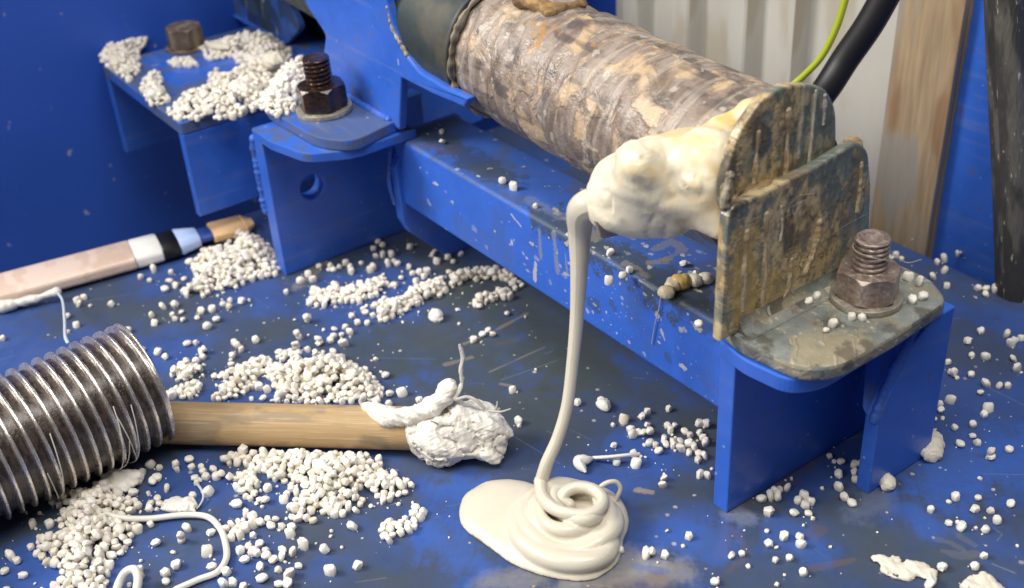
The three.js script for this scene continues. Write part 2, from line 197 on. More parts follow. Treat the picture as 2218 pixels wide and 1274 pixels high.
const rust = (c1, c2, m, r0) => bake(256, 256, (u, v, o) => { const a = fbm(u * 9, v * 9, 4), b = fbm(u * 40, v * 40, 3); for (let k = 0; k < 3; k++) o[k] = lerp(c1[k], c2[k], ss(0.35, 0.65, a)) * (0.75 + 0.5 * b); o[3] = r0 + 0.25 * b; o[4] = 0.5 + 0.4 * (b - 0.5) + 0.2 * (a - 0.5); o[5] = m * (1 - 0.6 * ss(0.5, 0.7, b)); });
const boltSteel = rust([0.46, 0.37, 0.32], [0.30, 0.225, 0.19], 0.55, 0.26), boltRust = rust([0.06, 0.028, 0.016], [0.025, 0.014, 0.01], 0.35, 0.16), washerSteel = rust([0.42, 0.38, 0.31], [0.30, 0.27, 0.22], 0.4, 0.35);
M.boltSteel = mat({ ...boltSteel, metalnessMap: boltSteel.roughnessMap }, 0.0002, { metalness: 1 });
M.boltRust = mat({ ...boltRust, metalnessMap: boltRust.roughnessMap }, 0.0002, { metalness: 1, clearcoat: 0.35, clearcoatRoughness: 0.2 });
M.washer = mat({ ...washerSteel, metalnessMap: washerSteel.roughnessMap }, 0.0002, { metalness: 1 });
const tanNut = rust([0.26, 0.20, 0.14], [0.14, 0.10, 0.07], 0.3, 0.4); M.boltTan = mat({ ...tanNut, metalnessMap: tanNut.roughnessMap }, 0.0002, { metalness: 1 });
const plas = (r, g, b, ro, extra) => new THREE.MeshPhysicalMaterial({ color: new THREE.Color().setRGB(r, g, b), roughness: ro, ...extra });
M.pellet = [plas(0.83, 0.79, 0.715, 0.5), plas(0.80, 0.75, 0.665, 0.5), plas(0.87, 0.835, 0.77, 0.5), plas(0.75, 0.67, 0.54, 0.5)];
M.pelletYellow = plas(0.62, 0.47, 0.22, 0.4);
M.melt = mat(bake(512, 512, (u, v, o) => { const a = fbm(u * 6, v * 6, 4), b = fbm(u * 50, v * 50, 3); o[0] = 0.64; o[1] = 0.585; o[2] = 0.475; const t = 0.95 + 0.1 * a; o[0] *= t; o[1] *= t; o[2] *= t; o[3] = 0.3 + 0.12 * b; o[4] = 0.5 + 0.2 * (b - 0.5); }), 0.0002, { clearcoat: 0.25, clearcoatRoughness: 0.25 });
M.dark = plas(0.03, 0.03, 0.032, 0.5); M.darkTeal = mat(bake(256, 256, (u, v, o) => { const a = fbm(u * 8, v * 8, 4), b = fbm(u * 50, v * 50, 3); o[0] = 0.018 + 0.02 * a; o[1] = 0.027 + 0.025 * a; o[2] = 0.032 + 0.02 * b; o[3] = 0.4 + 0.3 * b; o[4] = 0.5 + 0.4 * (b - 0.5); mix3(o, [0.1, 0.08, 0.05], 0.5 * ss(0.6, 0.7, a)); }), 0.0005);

// ------------------------------------------------------------------ building helpers
function mesh(name, geo, m, parent) {
  if (name === 'weld_bead' && parent) { const host = [...parent.children].reverse().find(o => o.isMesh); if (host) parent = host; }            // a weld belongs to its plate
  const o = new THREE.Mesh(geo, m); o.name = parent ? name : numbered(name); (parent ?? scene).add(o); return o; }
function thing(name, label, category, group) { const o = new THREE.Group(); o.name = numbered(name); scene.add(o); o.userData = { label, category }; if (group) o.userData.group = group; return o; }
function tag(o, label, category, group) { o.userData = { label, category }; if (group) o.userData.group = group; return o; }
function boxUV(g, s = 0.3, off = [0, 0]) {                              // uv in metres by the side a face looks to
  g = g.index ? g.toNonIndexed() : g; const p = g.attributes.position, n = p.count, uv = new Float32Array(n * 2), a = V(), b = V(), c = V();
  for (let i = 0; i < n; i += 3) {
    a.fromBufferAttribute(p, i); b.fromBufferAttribute(p, i + 1); c.fromBufferAttribute(p, i + 2);
    const N = b.clone().sub(a).cross(c.clone().sub(a)), ax = Math.abs(N.x), ay = Math.abs(N.y), az = Math.abs(N.z);
    for (let k = 0; k < 3; k++) { const q = [a, b, c][k]; let u, v; if (ax >= ay && ax >= az) { u = q.z; v = q.y; } else if (ay >= az) { u = q.x; v = q.z; } else { u = q.x; v = q.y; } uv[(i + k) * 2] = u / s + off[0]; uv[(i + k) * 2 + 1] = v / s + off[1]; }
  }
  g.setAttribute('uv', new THREE.BufferAttribute(uv, 2)); return g;
}
const BASIS = { x: [V(0, 1, 0), V(0, 0, 1), V(1, 0, 0)], y: [V(0, 0, 1), V(1, 0, 0), V(0, 1, 0)], z: [V(1, 0, 0), V(0, 1, 0), V(0, 0, 1)] };
function ext(axis, poly, c0, c1, { bev = 0.0006, holes = [], uv = 0.3, curve = 6 } = {}) {       // polygon in the plane across axis, thick from c0 to c1
  const sh = new THREE.Shape(poly.map(([a, b]) => new THREE.Vector2(a, b)));
  for (const [a, b, r] of holes) { const h = new THREE.Path(); h.absarc(a, b, r, 0, Math.PI * 2, true); sh.holes.push(h); }
  const g = new THREE.ExtrudeGeometry(sh, { depth: c1 - c0 - 2 * bev, bevelEnabled: bev > 0, bevelSize: bev, bevelThickness: bev, bevelOffset: -bev, bevelSegments: 2, curveSegments: 28 });
  g.translate(0, 0, c0 + bev); g.applyMatrix4(new THREE.Matrix4().makeBasis(...BASIS[axis])); return boxUV(g, uv);
}
function roundPoly(P, r, n = 6) {                                       // round the corners; r a number or one for each corner
  const out = []; for (let i = 0; i < P.length; i++) {
    const p = P[i], a = P[(i + P.length - 1) % P.length], b = P[(i + 1) % P.length], rr = Array.isArray(r) ? r[i] : r; if (!rr) { out.push(p); continue; }
    const la = Math.hypot(a[0] - p[0], a[1] - p[1]), lb = Math.hypot(b[0] - p[0], b[1] - p[1]), k = Math.min(rr, la * 0.45, lb * 0.45);
    const s = [p[0] + (a[0] - p[0]) / la * k, p[1] + (a[1] - p[1]) / la * k], e = [p[0] + (b[0] - p[0]) / lb * k, p[1] + (b[1] - p[1]) / lb * k];
    for (let j = 0; j <= n; j++) { const t = j / n; out.push([(1 - t) ** 2 * s[0] + 2 * t * (1 - t) * p[0] + t * t * e[0], (1 - t) ** 2 * s[1] + 2 * t * (1 - t) * p[1] + t * t * e[1]]); }
  } return out;
}
const rect = (a0, a1, b0, b1) => [[a0, b0], [a1, b0], [a1, b1], [a0, b1]];
function tube(pts, r, n = 40, rad = 10, rFn, jit = 0, seed = 1) {       // round strand through the points; rFn(t) scales the radius
  const c = new THREE.CatmullRomCurve3(pts, false, 'centripetal'), g = new THREE.TubeGeometry(c, n, r, rad, false), p = g.attributes.position, q = V(), ctr = [];
  for (let i = 0; i <= n; i++) ctr.push(c.getPointAt(i / n));
  for (let i = 0; i <= n; i++) for (let j = 0; j <= rad; j++) { const k = i * (rad + 1) + j; q.fromBufferAttribute(p, k).sub(ctr[i]); let f = rFn ? rFn(i / n) : 1; if (jit) f *= 1 + jit * (n3(q.x / r * 0.7 + i * 0.21 + seed, q.y / r * 0.7, q.z / r * 0.7 + seed) - 0.5) * 2; q.multiplyScalar(f).add(ctr[i]); p.setXYZ(k, q.x, q.y, q.z); }
  const caps = []; for (const e of [0, n]) { const f = (rFn ? rFn(e / n) : 1); if (f < 0.05) continue; const s = new THREE.SphereGeometry(r * f * 0.985, rad, 6); s.translate(ctr[e].x, ctr[e].y, ctr[e].z); caps.push(s); }
  g.computeVertexNormals(); return caps.length ? mergeGeometries([g, ...caps]) : g;
}
function sdf(fn, lo, hi, cellSize, uvS = 0.06) {                        // mesh of the surface fn = 0 (fn < 0 inside)
  const ctr = lo.clone().add(hi).multiplyScalar(0.5), half = Math.max(hi.x - lo.x, hi.y - lo.y, hi.z - lo.z) / 2 + cellSize * 3, res = Math.min(150, Math.ceil(2 * half / cellSize));
  const mc = new MarchingCubes(res, new THREE.MeshStandardMaterial(), false, false, 400000); mc.isolation = 0;
  const q = V(); for (let k = 0; k < res; k++) for (let j = 0; j < res; j++) for (let i = 0; i < res; i++) { q.set((i - res / 2) / (res / 2), (j - res / 2) / (res / 2), (k - res / 2) / (res / 2)).multiplyScalar(half).add(ctr); mc.field[k * res * res + j * res + i] = -fn(q) * 200; }
  mc.update(); const n = mc.count, pos = new Float32Array(n * 3); for (let i = 0; i < n; i++) { pos[i * 3] = mc.positionArray[i * 3] * half + ctr.x; pos[i * 3 + 1] = mc.positionArray[i * 3 + 1] * half + ctr.y; pos[i * 3 + 2] = mc.positionArray[i * 3 + 2] * half + ctr.z; }
  let g = new THREE.BufferGeometry(); g.setAttribute('position', new THREE.BufferAttribute(pos, 3)); g = mergeVertices(g, 1e-6); g.computeVertexNormals();
  const p = g.attributes.position, nn = g.attributes.normal, uv = new Float32Array(p.count * 2); for (let i = 0; i < p.count; i++) { uv[i * 2] = (p.getX(i) + 0.4 * p.getZ(i)) / uvS; uv[i * 2 + 1] = (p.getY(i) + 0.3 * p.getZ(i)) / uvS; }
  g.setAttribute('uv', new THREE.BufferAttribute(uv, 2)); return g;
}
const smin = (a, b, k) => { const h = Math.max(0, Math.min(1, 0.5 + 0.5 * (b - a) / k)); return b + (a - b) * h - k * h * (1 - h); };
const ab = V(), ap = V();
function cap(p, a, b, ra, rb) { ab.subVectors(b, a); ap.subVectors(p, a); const t = Math.max(0, Math.min(1, ap.dot(ab) / ab.lengthSq())); return ap.addScaledVector(ab, -t).length() - (ra + (rb - ra) * t); }
const ell = (p, c, r) => { const x = (p.x - c.x) / r.x, y = (p.y - c.y) / r.y, z = (p.z - c.z) / r.z, l = Math.hypot(x, y, z); return (l - 1) * Math.min(r.x, r.y, r.z) * (l > 1 ? 1 : 1); };
function weld(pts, r, seed) { return tube(pts, r, 46, 9, t => 0.8 + 0.35 * Math.abs(Math.sin(t * 40 + seed)) * vn(t * 20, seed), 0.45, seed); }

// ------------------------------------------------------------------ the setting
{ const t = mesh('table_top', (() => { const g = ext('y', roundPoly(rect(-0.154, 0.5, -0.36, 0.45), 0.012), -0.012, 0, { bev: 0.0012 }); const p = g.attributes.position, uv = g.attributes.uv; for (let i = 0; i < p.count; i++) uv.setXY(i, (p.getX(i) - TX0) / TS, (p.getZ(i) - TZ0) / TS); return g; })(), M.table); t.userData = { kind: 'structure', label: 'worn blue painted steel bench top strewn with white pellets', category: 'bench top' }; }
{ const w = mesh('wall', ext('x', rect(-0.35, 0.32, -0.25, 0.42), -0.49, -0.47, { bev: 0.001 }), M.wall); w.userData = { kind: 'structure', label: 'plain dark blue painted cabinet side', category: 'wall' }; }

// back of the machine
{
  const zc = -0.172, xl = onZ(1335, 0, zc).x, xr = onZ(1960, 0, zc - 0.004).x, prof = [], pitch = (xr - xl) / 4.7;
  const g = thing('corrugated_sheet', 'upright grey corrugated metal sheet behind the barrel', 'metal sheet');
  const tex = bake(512, 512, (u, v, o) => { const a = fbm(u * 6, v * 3, 4), b = fbm(u * 90, v * 20, 3), c = fbm(u * 14 + 5, v * 4, 4); o[0] = 0.50; o[1] = 0.475; o[2] = 0.42; const t = 0.85 + 0.3 * a; o[0] *= t; o[1] *= t; o[2] *= t; mix3(o, [0.36, 0.28, 0.17], 0.45 * ss(0.5, 0.68, c)); o[3] = 0.4 + 0.2 * b; o[4] = 0.5 + 0.2 * (b - 0.5); });
  const top = [], bot = []; const N = 160; for (let i = 0; i <= N; i++) { const x = lerp(xl, xr, i / N), ph = ((x - xl) / pitch) % 1, d = (i / N > 0.74 ? 0 : ss(0.30, 0.42, ph) * (1 - ss(0.68, 0.8, ph))); top.push([zc + 0.011 * d, x]); bot.push([zc + 0.011 * d - 0.0015, x]); }
  const sheet = mesh('sheet', ext('y', [...top, ...bot.reverse()], -0.14, 0.36, { bev: 0, uv: 0.25 }), mat(tex, 0.0006), g);
  mesh('top_rail', ext('x', rect(0.352, 0.372, zc - 0.006, zc - 0.0025), xl, xr), M.dark, g); mesh('foot_rail', ext('x', rect(-0.14, -0.12, zc - 0.006, zc - 0.0025), xl, xr), M.dark, g);
}
{
  const z = -0.162, q = [[1952, -30], [2098, -30], [2004, 548], [1878, 538]].map(([x, y]) => onZ(x, y, z)); const lean = (k0, k1) => (q[k1].x - q[k0].x) / (q[k1].y - q[k0].y);
  const P = [[q[3].x + lean(0, 3) * (-0.12 - q[3].y), -0.12], [q[2].x + lean(1, 2) * (-0.12 - q[2].y), -0.12], [q[1].x, q[1].y], [q[0].x, q[0].y]];
  const tex = bake(512, 512, (u, v, o) => { const a = fbm(u * 12, v * 3, 4), b = fbm(u * 120, v * 9, 4), c = fbm(u * 18 + 9, v * 5, 4); o[0] = 0.38; o[1] = 0.275; o[2] = 0.165; const t = 0.7 + 0.6 * b; o[0] *= t; o[1] *= t; o[2] *= t; mix3(o, [0.30, 0.29, 0.26], 0.75 * ss(0.42, 0.58, c)); mix3(o, [0.22, 0.09, 0.03], 0.5 * ss(0.55, 0.7, a)); o[3] = 0.5 + 0.25 * b; o[4] = 0.5 + 0.5 * (b - 0.5); });
  const t = thing('upright_post', 'brown rust-streaked upright post beside the corrugated sheet', 'post');
  const wb = P[1][0] - P[0][0];
  mesh('web', ext('z', P, z - 0.004, z, { uv: 0.2 }), mat(tex, 0.0006), t);
  for (const s of [0, 1]) { const a = s ? [P[1], P[2]] : [P[0], P[3]], w = s ? -0.003 : 0.003; mesh('flange', ext('z', [[a[0][0], a[0][1]], [a[0][0] + w, a[0][1]], [a[1][0] + w, a[1][1]], [a[1][0], a[1][1]]], z - 0.03, z - 0.0045, { uv: 0.2 }), mat(tex, 0.0006), t); }
}
{
  const z = -0.163, a = onZ(2112, -60, z), b = onZ(2300, 700, z), t = thing('blue_panel', 'bright blue upright panel speckled white between post and hose', 'panel');
  mesh('sheet', ext('z', rect(a.x - 0.035, b.x + 0.05, -0.12, a.y + 0.02), z - 0.009, z - 0.006), M.paint, t); mesh('hem', ext('z', rect(a.x - 0.035, b.x + 0.05, a.y + 0.0205, a.y + 0.03), z - 0.012, z - 0.002), M.paint, t);
  const d = thing('rear_panel', 'dark navy sheet seen above the top of the barrel', 'panel'); mesh('sheet', ext('z', rect(-0.47, -0.27, -0.12, 0.4), -0.215, -0.21), M.wall, d); mesh('hem', ext('z', rect(-0.47, -0.27, 0.401, 0.412), -0.218, -0.205), M.wall, d);
}
{
  const hosePts = [[2178, -60], [2186, 150], [2196, 400], [2200, 560], [2200, 640]].map(([x, y]) => onZ(x, y, -0.156)); hosePts.push(hosePts[4].clone().add(V(0, -0.08, 0)));
  const tex = bake(256, 256, (u, v, o) => { const a = fbm(u * 10, v * 10, 4), b = fbm(u * 60, v * 60, 2); o[0] = 0.04; o[1] = 0.038; o[2] = 0.034; mix3(o, [0.12, 0.11, 0.095], 0.7 * ss(0.5, 0.7, a)); mix3(o, CREAM, 0.6 * ss(0.82, 0.87, b)); o[3] = 0.5; o[4] = b; });
  tag(mesh('black_hose', tube(hosePts, 0.0092, 60, 18), mat(tex, 0.0004)), 'thick dusty black hose hanging upright beside the blue panel', 'hose');
  tag(mesh('black_cable', tube([[1940, -50], [1885, 50], [1830, 130], [1795, 185], [1740, 260], [1690, 340]].map(([x, y], i) => onZ(x, y, -0.115 + i * 0.006)), 0.0064, 50, 14), plas(0.012, 0.011, 0.013, 0.45)), 'thick black cable slanting up behind the end bracket', 'cable');
  tag(mesh('earth_wire', tube([[1842, -40], [1812, 60], [1778, 125], [1740, 165], [1712, 190], [1680, 240]].map(([x, y], i) => onZ(x, y, -0.105 + i * 0.003)), 0.00165, 50, 8), plas(0.40, 0.46, 0.03, 0.4)), 'thin yellow-green wire beside the black cable', 'wire');
}

// ------------------------------------------------------------------ the welded support frame
const frame = thing('support_frame', 'welded blue steel frame of rail and bridge posts carrying the barrel', 'frame');
{
  const g = new THREE.BoxGeometry(BX1 - BX0 - 0.002, BT - BB, BZ1 - BZ0, 40, 1, 1);
  let rb = new RoundedBoxGeometry(BX1 - BX0 - 0.001, BT - BB, BZ1 - BZ0, 3, 0.0022); rb.translate((BX0 + BX1) / 2 - 0.0005, (BT + BB) / 2, (BZ0 + BZ1) / 2); rb = boxUV(rb, 0.3);
  const p = rb.attributes.position, uv = rb.attributes.uv; for (let i = 0; i < p.count; i++) { const top = BT - p.getY(i), fr = BZ1 - p.getZ(i); uv.setXY(i, (p.getX(i) - BX0) / (BX1 - BX0), (fr < top ? (BZ1 - BZ0) + top - fr * 0.4 : (BZ1 - BZ0) - fr + top * 0.4) / BV); }
  mesh('rail', rb, M.beam, frame);
}
// bridge post: full side plate, top plate, second flange cut back at a slant
function bridge(x0, zf, w, topOutline, label) {
  const zb = zf - 0.115; const th = 0.008;
  return { zb, th };
}
// near post
const FT = 0.0815;                                                  // top of the bracket foot
mesh('side_plate', ext('x', rect(0.0002, BT - 0.0062, -0.028, 0.0576), -0.0155, -0.0080), M.paint, frame);
mesh('top_plate', ext('y', roundPoly([[-0.0195, -0.0158], [0.0582, -0.0158], [0.0605, -0.002], [0.058, 0.016], [0.047, 0.0215], [0.020, 0.0205], [-0.0195, 0.0195]], [0, 0.001, 0.004, 0.007, 0.009, 0.004, 0.001]), BT - 0.006, BT), M.paint, frame);
{
  const x1 = 0.0185, P = [[1882, 1065], [1895, 905], [1985, 748]].map(([a, b]) => onX(a, b, x1)); const f0 = P[0].z;
  mesh('cut_flange', ext('x', [[0.0002, f0], [0.036, f0], [0.062, P[2].z + 0.002], [BT - 0.0062, P[2].z - 0.008], [BT - 0.0062, -0.028], [0.0002, -0.028]], x1 - 0.006, x1), M.paint, frame);
  { const zt = P[2].z - 0.004, pts = []; for (const dz of [0, -0.003]) pts.push(V(0.0123, 0.034, f0 - 0.001 + dz), V(0.0123, BT - 0.0064, zt + dz), V(-0.001, BT - 0.0064, zt + dz), V(0.0005, 0.056, (f0 + zt) / 2 - 0.003 + dz), V(0.0095, 0.036, f0 - 0.002 + dz)); mesh('front_gusset', boxUV(new ConvexGeometry(pts)), M.paintBare, frame); }
  mesh('back_web', ext('z', rect(-0.0078, 0.0123, 0.0002, BT - 0.0062), -0.0275, -0.0235), M.paint, frame);
  mesh('weld_bead', weld([V(x1 - 0.002, 0.0345, f0), V(x1 - 0.0025, 0.049, (f0 + P[2].z) / 2 + 0.001), V(x1 - 0.002, 0.0625, P[2].z + 0.002), V(x1 - 0.0025, 0.068, P[2].z - 0.003)], 0.0021, 3), M.paintWorn, frame);
  mesh('weld_bead', weld([V(0.0015, 0.0675, P[2].z - 0.007), V(0.0005, 0.060, P[2].z - 0.007), V(0.0014, 0.051, P[2].z - 0.007)], 0.0022, 8), M.paintWorn, frame);
  mesh('weld_bead', weld([V(-0.0172, 0.040, 0.0525), V(-0.0172, 0.058, 0.0525), V(-0.0172, 0.0735, 0.0525)], 0.0011, 5), M.paint, frame);
}
// far post
const LX = -0.280;
{
  const hc = onX(677, 405, LX);
  mesh('side_plate', ext('x', rect(0.0002, BT - 0.0002, 0.012, 0.1045), LX - 0.0105, LX, { holes: [[hc.y, hc.z, 0.0068]] }), M.paint, frame);
  mesh('top_plate', ext('y', roundPoly([[0.045, LX - 0.0108], [0.1046, LX - 0.0108], [0.1046, LX + 0.010], [0.0985, LX + 0.036], [0.080, LX + 0.047], [0.045, LX + 0.047]], [0, 0.002, 0.003, 0.006, 0.006, 0]), BT, BT + 0.0048), M.paintWorn, frame);
  mesh('cut_flange', ext('x', [[0.022, 0.050], [0.030, 0.0535], [0.060, 0.0545], [BT - 0.0002, 0.046], [BT - 0.0002, 0.014], [0.0002, 0.014], [0.0002, 0.03]], -0.2345 - 0.012, -0.2345 - 0.0055), M.paint, frame);
  mesh('weld_bead', weld([V(LX - 0.0115, 0.074, 0.1035), V(LX - 0.0125, 0.066, 0.1035), V(LX - 0.012, 0.055, 0.1035), V(LX - 0.0125, 0.04, 0.1035), V(LX - 0.0115, 0.034, 0.1035)], 0.0028, 12), M.paintWorn, frame);
  mesh('weld_bead', weld([V(-0.246, 0.038, 0.054), V(-0.2462, 0.05, 0.0555), V(-0.246, 0.071, 0.052)], 0.0013, 14), M.paintWorn, frame);
  mesh('weld_bead', weld([V(LX - 0.012, BT - 0.001, 0.1), V(LX - 0.012, BT - 0.001, 0.08), V(LX - 0.012, BT - 0.001, 0.05)], 0.0018, 15), M.paintWorn, frame);
}
// far channel: inverted trough running to the back
const AX0 = -0.4485, AX1 = -0.3325, AZ = 0.1255;
mesh('channel_top', ext('y', roundPoly(rect(-0.06, AZ, AX0, AX1), [0, 0.003, 0.003, 0], 4), BT - 0.0065, BT), M.paintBare, frame);
for (const [x0, x1] of [[AX0 + 0.0002, AX0 + 0.0065], [AX1 - 0.0065, AX1 - 0.0002]]) mesh('channel_flange', ext('x', rect(0.0215, BT - 0.0067, -0.06, AZ - 0.0004), x0, x1), M.paint, frame);
mesh('tie_bar', ext('x', rect(0.024, 0.045, 0.015, 0.035), AX1, LX - 0.0107), M.paint, frame);

// ------------------------------------------------------------------ barrel and its end
const AXD = V(0.9982, -0.0577, -0.0134).normalize(), A0 = V(-0.1, 0.1222, 0.020), BR = 0.0300;
const E1 = V(0, 1, 0).addScaledVector(AXD, -AXD.y).normalize(), E2 = AXD.clone().cross(E1).normalize();
const onAxis = (x) => A0.clone().addScaledVector(AXD, (x - A0.x) / AXD.x);
function round(x0, x1, rFn, nv, nt, us = 0.24) {                      // surface of revolution about the barrel axis
  const pos = [], uv = [], idx = []; for (let i = 0; i <= nv; i++) for (let j = 0; j <= nt; j++) { const t = i / nv, th = j / nt * Math.PI * 2, c = onAxis(lerp(x0, x1, t)), r = rFn(lerp(x0, x1, t), th); c.addScaledVector(E1, Math.cos(th) * r).addScaledVector(E2, Math.sin(th) * r); pos.push(c.x, c.y, c.z); uv.push((lerp(x0, x1, t) + 0.26) / us, j / nt); }
  for (let i = 0; i < nv; i++) for (let j = 0; j < nt; j++) { const a = i * (nt + 1) + j, b = a + nt + 1; idx.push(a, a + 1, b, b, a + 1, b + 1); }
  for (const e of [0, nv]) { const c = onAxis(e ? x1 : x0), k = pos.length / 3; pos.push(c.x, c.y, c.z); uv.push(e ? 1 : 0, 0.5); for (let j = 0; j < nt; j++) { const a = e * (nt + 1) + j; e ? idx.push(a, a + 1, k) : idx.push(a + 1, a, k); } }
  const g = new THREE.BufferGeometry(); g.setAttribute('position', new THREE.Float32BufferAttribute(pos, 3)); g.setAttribute('uv', new THREE.Float32BufferAttribute(uv, 2)); g.setIndex(idx); g.computeVertexNormals(); return g;
}
function onBarrel(px, py, r = BR) { const d = ray(px, py), o = CAM.clone().sub(A0), dp = d.clone().addScaledVector(AXD, -d.dot(AXD)), op = o.addScaledVector(AXD, -o.dot(AXD)), a = dp.lengthSq(), b = 2 * dp.dot(op), c = op.lengthSq() - r * r, D = Math.max(0, b * b - 4 * a * c); return CAM.clone().addScaledVector(d, (-b - Math.sqrt(D)) / (2 * a)); }
const XC = onBarrel(985, 140).x - 0.003;
const barrel = thing('extruder_barrel', 'scorched brown steel extruder barrel crusted with baked plastic', 'barrel');
{
  const wraps = [[-0.215, 0.0008], [-0.198, 0.0010], [-0.176, 0.0012], [-0.160, 0.0010], [-0.146, 0.0013], [-0.126, 0.0011], [-0.112, 0.0009], [-0.085, 0.0007]];
  mesh('tube', round(-0.245, -0.034, (x, th) => { let r = BR - 0.0004; const xs = x + 0.010 * Math.sin(th + 2.2) + 0.006 * (vn(th * 1.5, 3) - 0.5); for (const [w, h] of wraps) r += h * ss(w - 0.0007, w, xs) * (1 - ss(w, w + 0.016, xs)); return r + 0.0016 * (n3(x * 70, Math.cos(th) * 2.2, Math.sin(th) * 2.2) - 0.5) + 0.0008 * (n3(x * 260, Math.cos(th) * 9, Math.sin(th) * 9) - 0.5); }, 260, 200), M.barrel, barrel);
  mesh('neck', round(-0.036, -0.0212, () => 0.0235, 4, 60), M.darkTeal, barrel);
  mesh('collar', round(-0.43, XC, (x, th) => 0.0312 + 0.0012 * ss(XC - 0.007, XC, x) * n3(x * 200, Math.cos(th) * 6, Math.sin(th) * 6), 60, 90), M.darkTeal, barrel);
  const crustPts = []; for (let k = 0; k <= 40; k++) { const th = k / 40 * Math.PI * 2, c = onAxis(XC + 0.001); c.addScaledVector(E1, Math.cos(th) * 0.0308).addScaledVector(E2, Math.sin(th) * 0.0308); crustPts.push(c); }
  mesh('crust_ring', tube(crustPts, 0.0012, 260, 10, t => 0.3 + 1.7 * vn(t * 70, 4), 0.9, 4), mat(rust([0.30, 0.23, 0.15], [0.10, 0.085, 0.065], 0, 0.5), 0.0006), barrel);
  // charred fitting on top of the barrel
  const fp = onBarrel(1190, 30), fn = fp.clone().sub(onAxis(fp.x)).normalize();
  const orange = mat(rust([0.34, 0.2, 0.07], [0.2, 0.12, 0.06], 0, 0.45), 0.0006);
  mesh('charred_lump', sdf(p => { let d = cap(p, fp.clone().addScaledVector(E2, -0.004), onBarrel(1130, 12).addScaledVector(fn, 0.003), 0.0030, 0.0034); d = smin(d, cap(p, fp, onBarrel(1262, 12).addScaledVector(fn, 0.001), 0.0024, 0.0016), 0.003); return d + 0.005 * (n3(p.x * 260, p.y * 260, p.z * 260) - 0.5); }, fp.clone().addScalar(-0.02), fp.clone().addScalar(0.02), 0.0006), orange, barrel);
  // end flange: rounded plate behind the bracket
  const xf = -0.0145, q = [[1572, 470], [1566, 400], [1600, 290], [1650, 215], [1700, 186], [1745, 182], [1790, 190], [1812, 235], [1813, 310], [1800, 400], [1790, 520]].map(([a, b]) => { const w = onX(a, b, xf); return [w.y, w.z]; });
  mesh('end_flange', ext('x', roundPoly(q.reverse(), 0.004, 3), xf - 0.0038, xf, { uv: 0.12, bev: 0.0008 }), M.bracket, barrel);
}
for (const o of barrel.children) if (o.name === 'end_flange') { const p = o.geometry.attributes.position, uv = o.geometry.attributes.uv; for (let i = 0; i < p.count; i++) uv.setXY(i, (p.getZ(i) + 0.05 + (p.getX(i) + 0.0145) * 0.9) / 0.12, (p.getY(i) - FT + 0.02 + (p.getX(i) + 0.0145) * 0.7) / 0.12); }
